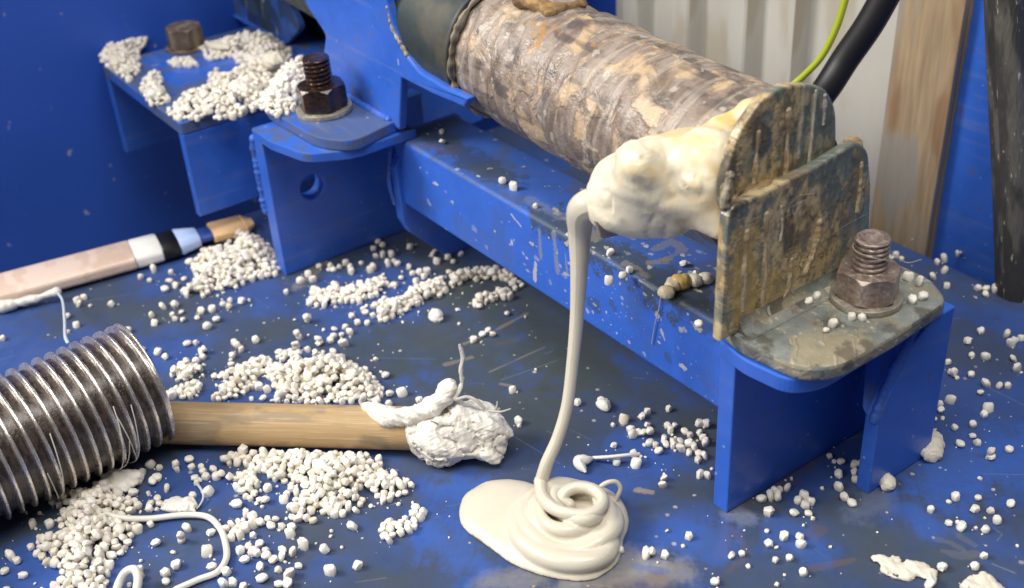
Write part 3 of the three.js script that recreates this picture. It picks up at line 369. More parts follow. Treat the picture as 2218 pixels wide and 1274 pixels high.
// L-shaped bracket: upright against the flange, foot bolted to the near post
const bracket = thing('end_bracket', 'stained steel angle bracket holding the barrel end, foot bolted down', 'bracket');
{
  const xf = -0.0085, q = [[1563, 700], [1572, 560], [1578, 470], [1590, 447], [1660, 415], [1770, 360], [1838, 318], [1860, 308], [1882, 325], [1888, 400], [1888, 520]].map(([a, b]) => { const w = onX(a, b, xf); return [w.y, w.z]; });
  const z0 = q[10][1]; q[0][0] = FT; q[10][0] = FT;
  const g = ext('x', roundPoly(q.reverse(), [0, 0, 0.004, 0.004, 0.003, 0, 0, 0.003, 0, 0, 0], 4), xf - 0.0042, xf, { uv: 0.12, bev: 0.0009 });
  const p = g.attributes.position, uv = g.attributes.uv; for (let i = 0; i < p.count; i++) uv.setXY(i, (p.getZ(i) + 0.05 + (p.getX(i) - xf) * 0.9) / 0.12, (p.getY(i) - FT + 0.02 + (p.getX(i) - xf) * 0.7) / 0.12);
  mesh('upright', g, M.bracket, bracket);
  const F = [[-0.020, -0.0145], [0.0575, -0.0145], [0.0595, -0.004], [0.0565, 0.019], [0.046, 0.0262], [0.018, 0.0265], [-0.0125, 0.0246], [-0.020, 0.012]];
  mesh('foot', ext('y', roundPoly(F, [0.001, 0.002, 0.003, 0.006, 0.008, 0.002, 0.005, 0.004]), BT + 0.0002, FT, { uv: 0.12, bev: 0.0012 }), M.foot, bracket);
  const tanD = mat(rust([0.60, 0.48, 0.31], [0.42, 0.29, 0.14], 0, 0.35), 0.0004), creamD = mat(rust([0.70, 0.62, 0.48], [0.55, 0.46, 0.33], 0, 0.4), 0.0003);
  for (const [k, [w, m, ...p]] of [[1.5, tanD, [1704, 238], [1702, 300], [1699, 360], [1696, 402]], [0.9, creamD, [1765, 196], [1760, 250], [1754, 310], [1750, 352]], [1.0, creamD, [1784, 206], [1783, 240], [1781, 268]], [1.3, tanD, [1640, 285], [1634, 350], [1630, 405]]].entries()) mesh('dried_run', tube(p.map(([a, b]) => onX(a, b, -0.0145 - w * 0.00062)), w * 0.00095, 70, 10, t => 0.7 + 0.5 * vn(t * 3.2, k + 2) + 0.2 * vn(t * 11, k), 0.18, k + 60), m, bracket);
  for (const [k, [w, m, ...p]] of [[1.6, tanD, [1656, 462], [1654, 530], [1651, 600], [1648, 660]], [1.3, tanD, [1863, 352], [1860, 400], [1853, 455]], [2.6, tanD, [1768, 478], [1758, 530], [1738, 585]], [0.9, creamD, [1690, 446], [1692, 490], [1688, 520]], [2.2, tanD, [1612, 500], [1606, 590], [1604, 670]], [1.2, tanD, [1712, 560], [1704, 620], [1690, 655]]].entries()) mesh('dried_run', tube(p.map(([a, b]) => onX(a, b, xf - w * 0.00064)), w * 0.00095, 80, 10, t => 0.65 + 0.6 * vn(t * 3.4, k + 12) + 0.2 * vn(t * 12, k), 0.2, k + 70), m, bracket);
  { const P = [[xf - 0.0006, FT + 0.0002], [xf + 0.006, FT + 0.0002]]; for (let k = 1; k < 8; k++) { const a = k / 8 * Math.PI / 2; P.push([xf + 0.006 - Math.sin(a) * 0.006, FT + 0.006 - Math.cos(a) * 0.006]); } P.push([xf, FT + 0.006], [xf - 0.0006, FT + 0.006]); mesh('bend', ext('z', P, -0.0155, 0.0565, { bev: 0, uv: 0.12 }), M.foot, bracket); }
  // residue lying on the ledge and the left edge
  const led = [[1585, 445], [1630, 428], [1690, 400], [1740, 378], [1800, 345], [1850, 316]].map(([a, b]) => onX(a, b, xf - 0.004)); 
  mesh('residue', tube(led, 0.0026, 120, 9, t => 0.5 + 0.9 * vn(t * 14, 2), 0.7, 9), mat(rust([0.42, 0.32, 0.19], [0.25, 0.16, 0.08], 0, 0.5), 0.0005), bracket);
  const edge = [[1563, 690], [1568, 600], [1574, 500], [1572, 430], [1582, 380]].map(([a, b]) => onX(a, b, xf - 0.003));
  mesh('residue', tube(edge, 0.0021, 120, 9, t => 0.45 + 0.8 * vn(t * 22, 7), 0.8, 19), mat(rust([0.36, 0.31, 0.22], [0.10, 0.08, 0.05], 0, 0.5), 0.0005), bracket);
}

// ------------------------------------------------------------------ saddle bracket at the far post
const SY = BT + 0.0105;
const saddle = thing('saddle_bracket', 'chipped blue saddle bracket with curved cheek bolted on the far post', 'bracket');
{
  const F = [[0.0505, -0.305], [0.0905, -0.305], [0.093, -0.292], [0.0915, -0.246], [0.081, -0.2295], [0.0505, -0.2370]];
  mesh('foot', ext('y', roundPoly(F, [0, 0.004, 0.004, 0.009, 0.009, 0.002]), BT + 0.005, SY), M.paintBare, saddle);
  const q = [[862, 262], [868, 168], [940, 205], [1004, 232], [1014, 214], [960, 188], [905, 156], [874, 112], [852, 62], [836, 0], [828, -60], [640, -60], [662, 10], [705, 75], [690, 168]].map(([a, b]) => { const w = onZ(a, b, 0.0545); return [w.x, w.y]; });
  q[0][1] = SY - 0.003; q[14][1] = SY - 0.003;
  mesh('cheek', ext('z', roundPoly(q, [0, 0.001, 0, 0, 0.002, 0.004, 0.004, 0.004, 0.004, 0.004, 0, 0, 0.003, 0.003, 0], 3), 0.0500, 0.0545, { bev: 0.0009 }), M.paint, saddle);
  mesh('weld_bead', weld([V(-0.298, SY, 0.0552), V(-0.27, SY, 0.0555), V(-0.24, SY, 0.0552)], 0.0022, 21), M.paintWorn, saddle);
  const w1 = onZ(880, 118, 0.054), w2 = onZ(850, 58, 0.054), w3 = onZ(838, 10, 0.054); mesh('edge_residue', tube([w1, w2, w3], 0.0011, 60, 7, t => 0.4 + vn(t * 20, 3), 0.6, 31), mat(rust([0.4, 0.33, 0.22], [0.2, 0.16, 0.1], 0, 0.5), 0.0003), saddle);
}
// plate standing on the far channel and an added near-black block standing in for shade behind it
{
  const t = thing('splash_plate', 'scraped grey-teal plate standing on the pellet-covered channel', 'plate');
  const q = [[425, -60], [440, 72], [610, 118], [650, 60], [596, -60]].map(([a, b]) => { const w = onZ(a, b, 0.030); return [w.x, w.y]; }); q[1][1] = BT + 0.0002; q[2] = [q[2][0] + 0.01, BT + 0.0002]; q[3][0] += 0.0;
  mesh('plate', ext('z', roundPoly(q, [0, 0, 0, 0.004, 0], 3), 0.026, 0.030), mat(bake(512, 512, (u, v, o) => { const x = u * 3, y = v * 3, a = fbm(x * 5, y * 4, 4), b = fbm(x * 26, y * 8, 4); o[0] = 0.06; o[1] = 0.095; o[2] = 0.13; mix3(o, BLUE, 0.6 * ss(0.45, 0.6, a)); mix3(o, [0.03, 0.035, 0.03], 0.7 * ss(0.5, 0.65, fbm(x * 9 + 4, y * 9, 4))); mix3(o, [0.42, 0.45, 0.46], 0.7 * ss(0.66, 0.74, b)); o[3] = 0.4 + 0.2 * b; o[4] = 0.5 + 0.3 * (b - 0.5); }), 0.0004), t);
  mesh('base_weld', weld([V(q[1][0], BT + 0.001, 0.0305), V((q[1][0] + q[2][0]) / 2, BT + 0.001, 0.0305), V(q[2][0], BT + 0.001, 0.0305)], 0.0016, 41), M.paintWorn, t);
  const h = thing('shade_block', 'added near-black block standing in for the shade behind the saddle bracket', 'housing');
  mesh('block_body', ext('x', roundPoly(rect(BT + 0.0003, 0.26, -0.16, 0.012), 0.01), -0.445, -0.39), M.dark, h); mesh('cover', ext('x', roundPoly(rect(BT + 0.004, 0.25, -0.15, 0.004), 0.01), -0.3898, -0.384), M.darkTeal, h);
}

// ------------------------------------------------------------------ bolts
function thread(r, depth, pitch, len, n = 40, per = 10, crest = 0.35) {
  const m = Math.ceil(len / pitch * per), pos = [], idx = [], uv = []; for (let i = 0; i <= m; i++) for (let j = 0; j <= n; j++) { const y = i / m * len, th = j / n * Math.PI * 2; let ph = (y / pitch - j / n) % 1; if (ph < 0) ph += 1; const tri = Math.abs(ph - 0.5) * 2, k = ss(0, 1 - crest, tri); const fade = ss(0, pitch * 0.35, len - y); const rr = (r - depth * (1 - k) * fade) * (1 - 0.07 * (1 - fade)); pos.push(Math.cos(th) * rr, y, -Math.sin(th) * rr); uv.push(j / n, y / len); }
  for (let i = 0; i < m; i++) for (let j = 0; j < n; j++) { const a = i * (n + 1) + j, b = a + n + 1; idx.push(a, a + 1, b, b, a + 1, b + 1); }
  const c = pos.length / 3; pos.push(0, len - depth * 0.1, 0); uv.push(0.5, 0.5); for (let j = 0; j < n; j++) idx.push(m * (n + 1) + j, m * (n + 1) + j + 1, c);
  const c0 = pos.length / 3; pos.push(0, 0, 0); uv.push(0.5, 0.5); for (let j = 0; j < n; j++) idx.push(j + 1, j, c0);
  const g = new THREE.BufferGeometry(); g.setAttribute('position', new THREE.Float32BufferAttribute(pos, 3)); g.setAttribute('uv', new THREE.Float32BufferAttribute(uv, 2)); g.setIndex(idx); g.computeVertexNormals(); return toCreasedNormals(g, 0.5);
}
function hexNut(R, h) {
  const ev = new Evaluator(); ev.attributes = ['position', 'normal', 'uv']; const a = new Brush(new THREE.CylinderGeometry(R, R, h, 6)), c = 0.14 * R;
  const b = new Brush(new THREE.LatheGeometry([[0, -h * 0.51], [R * 0.88, -h * 0.51], [R * 1.02, -h * 0.5 + c], [R * 1.02, h * 0.5 - c], [R * 0.88, h * 0.51], [0, h * 0.51]].map(([x, y]) => new THREE.Vector2(x, y)), 48));
  a.updateMatrixWorld(); b.updateMatrixWorld(); const g = ev.evaluate(a, b, INTERSECTION).geometry; return boxUV(toCreasedNormals(g, 0.35), 0.04);
}
function washer(R, r, h) { const b = 0.0003; return boxUV(new THREE.LatheGeometry([[r, 0], [R - b, 0], [R, b], [R, h - b], [R - b, h], [r, h], [r, 0]].map(([x, y]) => new THREE.Vector2(x, y)), 56), 0.05); }
function bolt(label, p, turn, nm, tm, stud, tilt = 0, k = 1) {
  const t = thing('hex_bolt', label, 'bolt', 'hex bolts clamping the brackets to the frame'); t.position.copy(p); t.rotation.set(tilt, turn, tilt * 0.5); t.scale.setScalar(k);
  mesh('washer', washer(0.0125, 0.0064, 0.0024), M.washer, t); const n = mesh('nut', hexNut(0.0113, 0.0106), nm, t); n.position.y = 0.0077; n.rotation.y = 0.2;
  const s = mesh('stud', thread(0.0060, 0.0011, 0.00195, stud), tm, t); s.position.y = 0.0013; return t;
}
bolt('clean steel bolt, nut and washer on the foot of the stained end bracket', at(1876, 648, FT).add(V(0, 0, 0)), 0.28, M.boltSteel, M.boltSteel, 0.0237, 0, 1.0);
bolt('dark oily bolt and nut on the blue saddle bracket', at(703, 240, SY), 0.1, M.boltRust, M.boltRust, 0.0240, 0.02, 1.1);
{ const t = thing('hex_bolt', 'tan bolt head half buried in pellets on the far channel', 'bolt', 'hex bolts clamping the brackets to the frame'); t.position.copy(at(405, 103, BT)); t.rotation.y = 0.35; const n = mesh('head', hexNut(0.0112, 0.012), M.boltTan, t); n.position.y = 0.0075; mesh('washer', washer(0.0125, 0.003, 0.0018), M.boltTan, t); }

// ------------------------------------------------------------------ molten plastic
const NZ = 0.081;
const N0 = onZ(1300, 458, NZ - 0.004), N1 = onZ(1272, 440, NZ);
{
  const L = [[1500, 375, 0.050, 0.0150], [1455, 392, 0.057, 0.0160], [1400, 405, 0.065, 0.0158], [1350, 424, 0.071, 0.0122], [1318, 444, 0.0755, 0.0066]].map(([x, y, z, r]) => ({ p: onZ(x, y, z), r }));
  const web = [[onX(1528, 352, -0.030), 0.0090], [onBarrel(1560, 300), 0.0052], [onBarrel(1625, 238), 0.0032], [onBarrel(1690, 190), 0.0024]], low = [onX(1528, 400, -0.028), onX(1545, 460, -0.023), onX(1556, 505, -0.018)];
  const dimple = onZ(1432, 365, 0.076), hump = onZ(1375, 362, 0.077);
  const t = thing('plastic_lump', 'glossy cream lump of melted plastic bulging from the barrel end', 'plastic lump');
  const lo = L[0].p.clone(), hi = L[0].p.clone(); for (const o of [...L.map(k => k.p), ...web.map(k => k[0]), ...low]) { lo.min(o); hi.max(o); } lo.addScalar(-0.02); hi.addScalar(0.02);
  const g = sdf(p => {
    let d = 1; for (let k = 0; k + 1 < L.length; k++) d = smin(d, cap(p, L[k].p, L[k + 1].p, L[k].r, L[k + 1].r), 0.004);
    d = smin(d, cap(p, L[0].p, web[0][0], 0.0115, 0.0092), 0.006); for (let k = 0; k + 1 < web.length; k++) d = smin(d, cap(p, web[k][0], web[k + 1][0], web[k][1], web[k + 1][1]), 0.005);
    d = smin(d, cap(p, web[0][0], low[0], 0.0095, 0.0100), 0.006); d = smin(d, cap(p, low[0], low[1], 0.0095, 0.0055), 0.006); d = smin(d, cap(p, low[1], low[2], 0.005, 0.0026), 0.005);
    d = smin(d, p.distanceTo(hump) - 0.006, 0.012);
    d += 0.0016 * ss(0.004, 0.001, p.distanceTo(dimple) - 0.0022);
    const cr = Math.abs(n3(p.x * 85 + 4, p.y * 85, p.z * 85) - 0.5); return d + 0.0085 * (n3(p.x * 70, p.y * 70, p.z * 70) - 0.5) + 0.0012 * (n3(p.x * 190, p.y * 190, p.z * 190) - 0.5) + 0.0005 * ss(0.03, 0, cr);
  }, lo, hi, 0.0011);
  // scorching: yellow-brown where the plastic has cooked on the hot end
  const pos = g.attributes.position, col = new Float32Array(pos.count * 3), q = V(); const burns = [[dimple, 0.0034, 0.9], [onZ(1490, 455, 0.062), 0.006, 0.6], [onBarrel(1530, 300), 0.008, 0.75], [onBarrel(1590, 262), 0.008, 0.85], [onBarrel(1650, 218), 0.008, 0.85], [onZ(1470, 300, 0.06), 0.004, 0.5], [onX(1545, 380, -0.022), 0.006, 0.5], [onZ(1520, 470, 0.055), 0.006, 0.6], [onZ(1505, 330, 0.06), 0.006, 0.4], [onX(1560, 440, -0.018), 0.007, 0.4]];
  for (let i = 0; i < pos.count; i++) { q.fromBufferAttribute(pos, i); const nz = n3(q.x * 240, q.y * 240, q.z * 240), nb = n3(q.x * 90 + 7, q.y * 90, q.z * 90); let m = 0.5 * ss(0.48, 0.6, nb) * ss(-0.085, -0.05, q.x); for (const [c, r, a] of burns) m = Math.max(m, a * (1 - ss(0.4, 1.2, q.distanceTo(c) / r + (nz - 0.5) * 2.2))); col[i * 3] = lerp(1, 0.80, m); col[i * 3 + 1] = lerp(1, 0.56, m); col[i * 3 + 2] = lerp(1, 0.16, m); }
  g.setAttribute('color', new THREE.BufferAttribute(col, 3)); const mm = M.melt.clone(); mm.vertexColors = true; mm.color.setRGB(1.3, 1.28, 1.2); mesh('body', g, mm, t);
  // steel lip of the die
  const noz = mesh('die_lip', new THREE.LatheGeometry([[0.0035, -0.006], [0.0088, -0.006], [0.0088, 0.0008], [0.0078, 0.002], [0.004, 0.002], [0.0035, -0.006]].map(([x, y]) => new THREE.Vector2(x, y)), 36), M.boltSteel, t);
  noz.position.copy(onZ(1300, 463, NZ - 0.003)); noz.quaternion.setFromUnitVectors(V(0, 1, 0), N1.clone().sub(L[2].p).normalize());
}
// falling strand, coil and puddle
const melt = thing('melted_plastic', 'cream molten strand falling into a coiled puddle on the bench', 'melted plastic');
{
  const base = at(1171, 1048, 0.0125), n1 = N1.clone(), p0 = onZ(1310, 452, NZ - 0.008);
  const mid = (x, y, k) => onZ(x, y, lerp(n1.z, base.z, k));
  const sp = [p0, onZ(1285, 440, NZ - 0.001), onZ(1262, 452, NZ + 0.001), mid(1256, 500, 0.02), mid(1255, 570, 0.06), mid(1250, 680, 0.15), mid(1241, 780, 0.3), mid(1228, 880, 0.5), mid(1208, 950, 0.7), mid(1184, 1005, 0.9), base];
  const wd = [[0, 54], [0.06, 58], [0.12, 56], [0.2, 45], [0.3, 35], [0.45, 28], [0.6, 25], [0.75, 24], [0.9, 26], [1, 28]];
  const strand = tube(sp, 0.0027, 120, 18, t => { let k = 0; while (k < wd.length - 2 && wd[k + 1][0] < t) k++; return lerp(wd[k][1], wd[k + 1][1], (t - wd[k][0]) / (wd[k + 1][0] - wd[k][0])) / 29; });
  mesh('strand', strand, M.melt, melt);
  // puddle: low lobes
  const lobes = [[1110, 1120, 0.0225, 0.0055, 0.0175], [1075, 1112, 0.0125, 0.0045, 0.0125], [1225, 1150, 0.0215, 0.0075, 0.0215], [1250, 1190, 0.0165, 0.005, 0.0155], [1160, 1175, 0.0145, 0.0045, 0.0135], [1265, 1120, 0.0165, 0.0085, 0.0165]].map(([x, y, a, h, b]) => ({ c: at(x, y, 0), r: V(a, h, b) }));
  const cc = at(1243, 1104, 0.008);
  const rings = [[0.0012, 0.0062, 0.0196, 0.0036, 0.0042, 0.86, 1], [0.0006, 0.0040, 0.0172, 0.0058, 0.0037, 0.9, 2.3], [0.0016, 0.0016, 0.0148, 0.0080, 0.0033, 0.84, 3.9], [0.0002, 0.0014, 0.0124, 0.0099, 0.0030, 0.9, 5.2], [0.0014, -0.0008, 0.0098, 0.0118, 0.0027, 0.86, 6.6]];
  const onRing = (p, [dx, dz, R, y, rad, sq, ph]) => { const x = p.x - cc.x - dx, z = (p.z - cc.z - dz) / sq, a = Math.atan2(z, x), q = Math.hypot(x, z), RR = R * (1 + 0.07 * Math.sin(2 * a + ph) + 0.05 * Math.sin(3 * a + ph * 2)), yy = y + 0.0011 * Math.sin(a + ph) + 0.0006 * Math.sin(3 * a + ph); return Math.hypot(q - RR, (p.y - yy) * 1.12) - rad * (1 + 0.14 * Math.sin(2 * a - ph)); };
  mesh('puddle', sdf(p => { let d = 1; for (const l of lobes) d = smin(d, ell(p, l.c, l.r), 0.0022); d += 0.0012 * (n3(p.x * 90, p.y * 20, p.z * 90) - 0.5); for (const g of rings) d = smin(d, onRing(p, g), 0.0007); return Math.max(d, 0.0004 - p.y); }, V(-0.085, 0, 0.07), V(-0.005, 0.016, 0.145), 0.00062), M.melt, melt);
  // last turn: from the strand round the rim
  const P = [base.clone().add(V(0, 0.0012, 0)), at(1176, 1078, 0.0138), at(1204, 1104, 0.0142), at(1250, 1116, 0.0140), at(1292, 1108, 0.0138), at(1306, 1084, 0.0142), at(1286, 1062, 0.0144), at(1250, 1056, 0.0146), at(1224, 1068, 0.0138), at(1218, 1084, 0.0122), at(1234, 1094, 0.0108)];
  mesh('coil', tube(P, 0.0026, 130, 14, t => 1 - 0.12 * t, 0.06, 2), M.melt, melt);
  mesh('loop', tube([[1290, 1072, 0.010], [1302, 1054, 0.0125], [1318, 1045, 0.0135], [1336, 1045, 0.0125], [1344, 1058, 0.010], [1338, 1076, 0.007], [1332, 1088, 0.005]].map(([x, y, h]) => at(x, y, h)), 0.0009, 50, 8), M.melt, melt);
}

// ------------------------------------------------------------------ wooden dowel with a wad of plastic on its end
const D0 = at(318, 915, 0.0093), D1 = at(965, 930, 0.0093), DR = 0.0090;
{
  const t = thing('wooden_stick', 'round wooden stick tipped with a torn wad of white plastic', 'stick');
  const dir = D1.clone().sub(D0), L = dir.length(), g = new THREE.CylinderGeometry(DR, DR, L, 40, 30), p = g.attributes.position; for (let i = 0; i < p.count; i++) { const s = 1 + 0.02 * (n3(p.getX(i) * 150, p.getY(i) * 30, p.getZ(i) * 150) - 0.5); p.setXYZ(i, p.getX(i) * s, p.getY(i), p.getZ(i) * s); } g.computeVertexNormals();
  const wood = mat(bake(512, 1024, (u, v, o) => { const a = fbm(u * 26, v * 4, 4), b = fbm(u * 160, v * 10, 3), c = fbm(u * 7 + 3, v * 9, 4); o[0] = 0.46; o[1] = 0.31; o[2] = 0.155; const tt = 0.8 + 0.3 * a + 0.15 * (b - 0.5); o[0] *= tt; o[1] *= tt; o[2] *= tt; mix3(o, [0.22, 0.17, 0.11], 0.6 * ss(0.52, 0.7, c)); mix3(o, [0.58, 0.5, 0.4], 0.35 * ss(0.62, 0.75, b)); o[3] = 0.5 + 0.2 * b; o[4] = 0.5 + 0.4 * (b - 0.5); }), 0.0003);
  const s = mesh('shaft', g, wood, t); s.position.copy(D0).add(D1).multiplyScalar(0.5); s.quaternion.setFromUnitVectors(V(0, 1, 0), dir.clone().normalize());
  const torn = mat(bake(512, 512, (u, v, o) => { const a = fbm(u * 14, v * 14, 4), b = fbm(u * 70, v * 70, 3); o[0] = 0.76; o[1] = 0.72; o[2] = 0.645; const tt = 0.92 + 0.16 * a; o[0] *= tt; o[1] *= tt; o[2] *= tt; mix3(o, [0.55, 0.44, 0.26], 0.4 * ss(0.68, 0.78, a)); o[3] = 0.5 + 0.2 * b; o[4] = 0.5 + 0.5 * (b - 0.5); }), 0.0006);
  const B = [[934, 930, 0.0105, 0.0102], [970, 935, 0.0118, 0.0116], [1014, 928, 0.0122, 0.0108], [1050, 930, 0.0122, 0.0094], [1052, 970, 0.008, 0.0058], [972, 968, 0.0075, 0.0078]].map(([x, y, h, r]) => ({ p: at(x, y, h), r }));
  const lo = V(9, 9, 9), hi = V(-9, -9, -9); for (const b of B) { lo.min(b.p); hi.max(b.p); } lo.addScalar(-0.02); hi.addScalar(0.02);
  mesh('plastic_wad', sdf(p => { let d = 1; for (let k = 0; k < 3; k++) d = smin(d, cap(p, B[k].p, B[k + 1].p, B[k].r, B[k + 1].r), 0.003); d = smin(d, p.distanceTo(B[4].p) - B[4].r, 0.0025); d = smin(d, p.distanceTo(B[5].p) - B[5].r, 0.004); const r1 = n3(p.x * 130, p.y * 130, p.z * 130), r2 = n3(p.x * 420 + 3, p.y * 420, p.z * 420), cr = Math.abs(n3(p.x * 110 + 9, p.y * 110, p.z * 110) - 0.5); return Math.max(d + 0.012 * (r1 - 0.5) + 0.0022 * (r2 - 0.5) + 0.0022 * ss(0.018, 0.0, cr) + 0.0022 * (n3(p.x * 900, p.y * 900, p.z * 900) - 0.5), 0.0003 - p.y); }, lo, hi, 0.0007), torn, t);
  const Fp = [[795, 888, 0.017, 0.0032], [840, 900, 0.0188, 0.0040], [890, 902, 0.020, 0.0036], [932, 886, 0.0235, 0.0034], [962, 862, 0.028, 0.0036], [970, 842, 0.031, 0.0042]].map(([x, y, h, r]) => ({ p: at(x, y, h), r })); const l2 = V(9, 9, 9), h2 = V(-9, -9, -9); for (const b of Fp) { l2.min(b.p); h2.max(b.p); } l2.addScalar(-0.012); h2.addScalar(0.012);
  mesh('torn_flap', sdf(p => { let d = 1; for (let k = 0; k + 1 < Fp.length; k++) d = smin(d, cap(p, Fp[k].p, Fp[k + 1].p, Fp[k].r, Fp[k + 1].r), 0.002); return d + 0.0055 * (n3(p.x * 150, p.y * 150, p.z * 150) - 0.5) + 0.0026 * (n3(p.x * 520, p.y * 520, p.z * 520) - 0.5); }, l2, h2, 0.0006), torn, t);
  const ups = [[985, 865, 0.028], [1000, 830, 0.034], [998, 800, 0.040], [1002, 775, 0.0445], [996, 748, 0.050]].map(([x, y, h]) => at(x, y, h)); mesh('plastic_thread', tube(ups, 0.00075, 60, 7, t => 0.8 + 0.7 * vn(t * 13, 3), 0.5, 2), torn, t);
  const thr = [[988, 866, 0.0285], [1012, 860, 0.029], [1032, 868, 0.0275], [1048, 884, 0.024]].map(([x, y, h]) => at(x, y, h)); mesh('plastic_thread', tube(thr, 0.0007, 40, 7), torn, t);
  const thr2 = [[1060, 890, 0.025], [1085, 892, 0.0255], [1106, 886, 0.0265]].map(([x, y, h]) => at(x, y, h)); mesh('plastic_thread', tube(thr2, 0.0006, 30, 7, t => 1 - 0.5 * t), torn, t);
  { const wr = rng(313); for (let k = 0; k < 16; k++) { const b = B[(wr() * 4) | 0], th = wr() * 6.28, el = 0.1 + wr() * 1.2, d = V(Math.cos(th) * Math.cos(el), Math.sin(el), Math.sin(th) * Math.cos(el)), p0 = b.p.clone().addScaledVector(d, b.r * 0.8), p1 = b.p.clone().addScaledVector(d, b.r + 0.001), p2 = b.p.clone().addScaledVector(d, b.r + 0.002 + 0.003 * wr()).add(V((wr() - 0.5) * 0.003, (wr() - 0.3) * 0.002, (wr() - 0.5) * 0.003)); if (p2.y < 0.002) continue; mesh('plastic_wisp', tube([p0, p1, p2], 0.0004 + 0.0004 * wr(), 10, 6, t => 1 - 0.6 * t), torn, t); } }
  const thr3 = [[790, 880, 0.017], [781, 870, 0.019], [786, 862, 0.021]].map(([x, y, h]) => at(x, y, h)); mesh('plastic_thread', tube(thr3, 0.0012, 20, 7, t => 1 - 0.4 * t, 0.5, 3), torn, t);
}

// ------------------------------------------------------------------ big threaded screw
{
  const R = 0.0268, e = at(309, 829, R + 0.0008), far = at(-120, 1024, R + 0.0008), dir = far.clone().sub(e).normalize(); const len = 0.125, pitch = 0.0052;
  const t = thing('threaded_rod', 'thick steel screw with coarse oily thread lying over the stick', 'screw'); t.position.copy(e); t.quaternion.setFromUnitVectors(V(0, 1, 0), dir);
  const helix = (rIn, rFn, per) => { const n = 96, m = Math.ceil(len / pitch * per), pos = [], uv = [], idx = []; for (let i = 0; i <= m; i++) for (let j = 0; j <= n; j++) { const y = i / m * len, th = j / n * Math.PI * 2; let ph = (y / pitch - j / n) % 1; if (ph < 0) ph += 1; const rr = rFn(ph, y, th); pos.push(Math.cos(th) * rr, y, -Math.sin(th) * rr); uv.push(j / n * 4, y / 0.04); }
    for (let i = 0; i < m; i++) for (let j = 0; j < n; j++) { const a = i * (n + 1) + j, b = a + n + 1; idx.push(a, a + 1, b, b, a + 1, b + 1); }
    for (const [row, yy] of [[0, 0.001], [m, len]]) { const c = pos.length / 3; pos.push(0, yy, 0); uv.push(0.5, 0.5); for (let j = 0; j < n; j++) row ? idx.push(row * (n + 1) + j, row * (n + 1) + j + 1, c) : idx.push(j + 1, j, c); }
    const g = new THREE.BufferGeometry(); g.setAttribute('position', new THREE.Float32BufferAttribute(pos, 3)); g.setAttribute('uv', new THREE.Float32BufferAttribute(uv, 2)); g.setIndex(idx); g.computeVertexNormals(); return g; };
  const steel = bake(512, 512, (u, v, o) => { const a = fbm(u * 12, v * 30, 4), b = fbm(u * 60, v * 120, 3); o[0] = 0.88; o[1] = 0.83; o[2] = 0.78; mix3(o, [0.45, 0.37, 0.31], 0.5 * ss(0.48, 0.72, a)); o[3] = 0.2 + 0.2 * b; o[4] = 0.5 + 0.25 * (b - 0.5); o[5] = 0.9; });
  const darkBrown = bake(512, 512, (u, v, o) => { const a = fbm(u * 14, v * 30, 4), b = fbm(u * 70, v * 120, 3); o[0] = 0.075; o[1] = 0.052; o[2] = 0.042; mix3(o, [0.022, 0.015, 0.012], 0.8 * ss(0.4, 0.6, a)); mix3(o, [0.45, 0.40, 0.32], 0.3 * ss(0.74, 0.82, b)); o[3] = 0.22 + 0.25 * b; o[4] = 0.5 + 0.5 * (b - 0.5); o[5] = 0.25; });  // darker brown than the thread, shows between its turns
  mesh('core', helix(0, (ph, y, th) => R - 0.0024 + 0.0005 * (n3(Math.cos(th) * 9, y * 400, Math.sin(th) * 9) - 0.5), 6), mat({ ...darkBrown, metalnessMap: darkBrown.roughnessMap }, 0.0004, { metalness: 1, clearcoat: 0.5, clearcoatRoughness: 0.2 }), t);
  mesh('thread', helix(0, (ph, y, th) => { const k = ss(0.0, 0.14, ph) * (1 - ss(0.34, 0.48, ph)), b = y < pitch * 0.16 ? 1 : k; return R - 0.0030 * (1 - b) + 0.0005 * (n3(Math.cos(th) * 7, y * 300, Math.sin(th) * 7) - 0.5); }, 22), mat({ ...steel, metalnessMap: steel.roughnessMap }, 0.0002, { metalness: 1 }), t);
  // fine plastic hairs wound over the thread
  const hair = plas(0.72, 0.70, 0.66, 0.4); const hr = rng(77); for (let k = 0; k < 7; k++) { const P = [], y0 = 0.01 + 0.085 * hr(), a0 = -0.6 + hr() * 0.8, a1 = a0 + 1.2 + hr() * 1.2, dy = (hr() - 0.3) * 0.02; for (let i = 0; i <= 10; i++) { const a = lerp(a0, a1, i / 10), rr = R + 0.0006 + 0.0012 * vn(i * 0.6, k + 3); P.push(V(Math.cos(a) * rr, y0 + dy * i / 10, Math.sin(a) * rr)); } mesh('plastic_hair', tube(P, 0.00022, 30, 5), hair, t); }
}

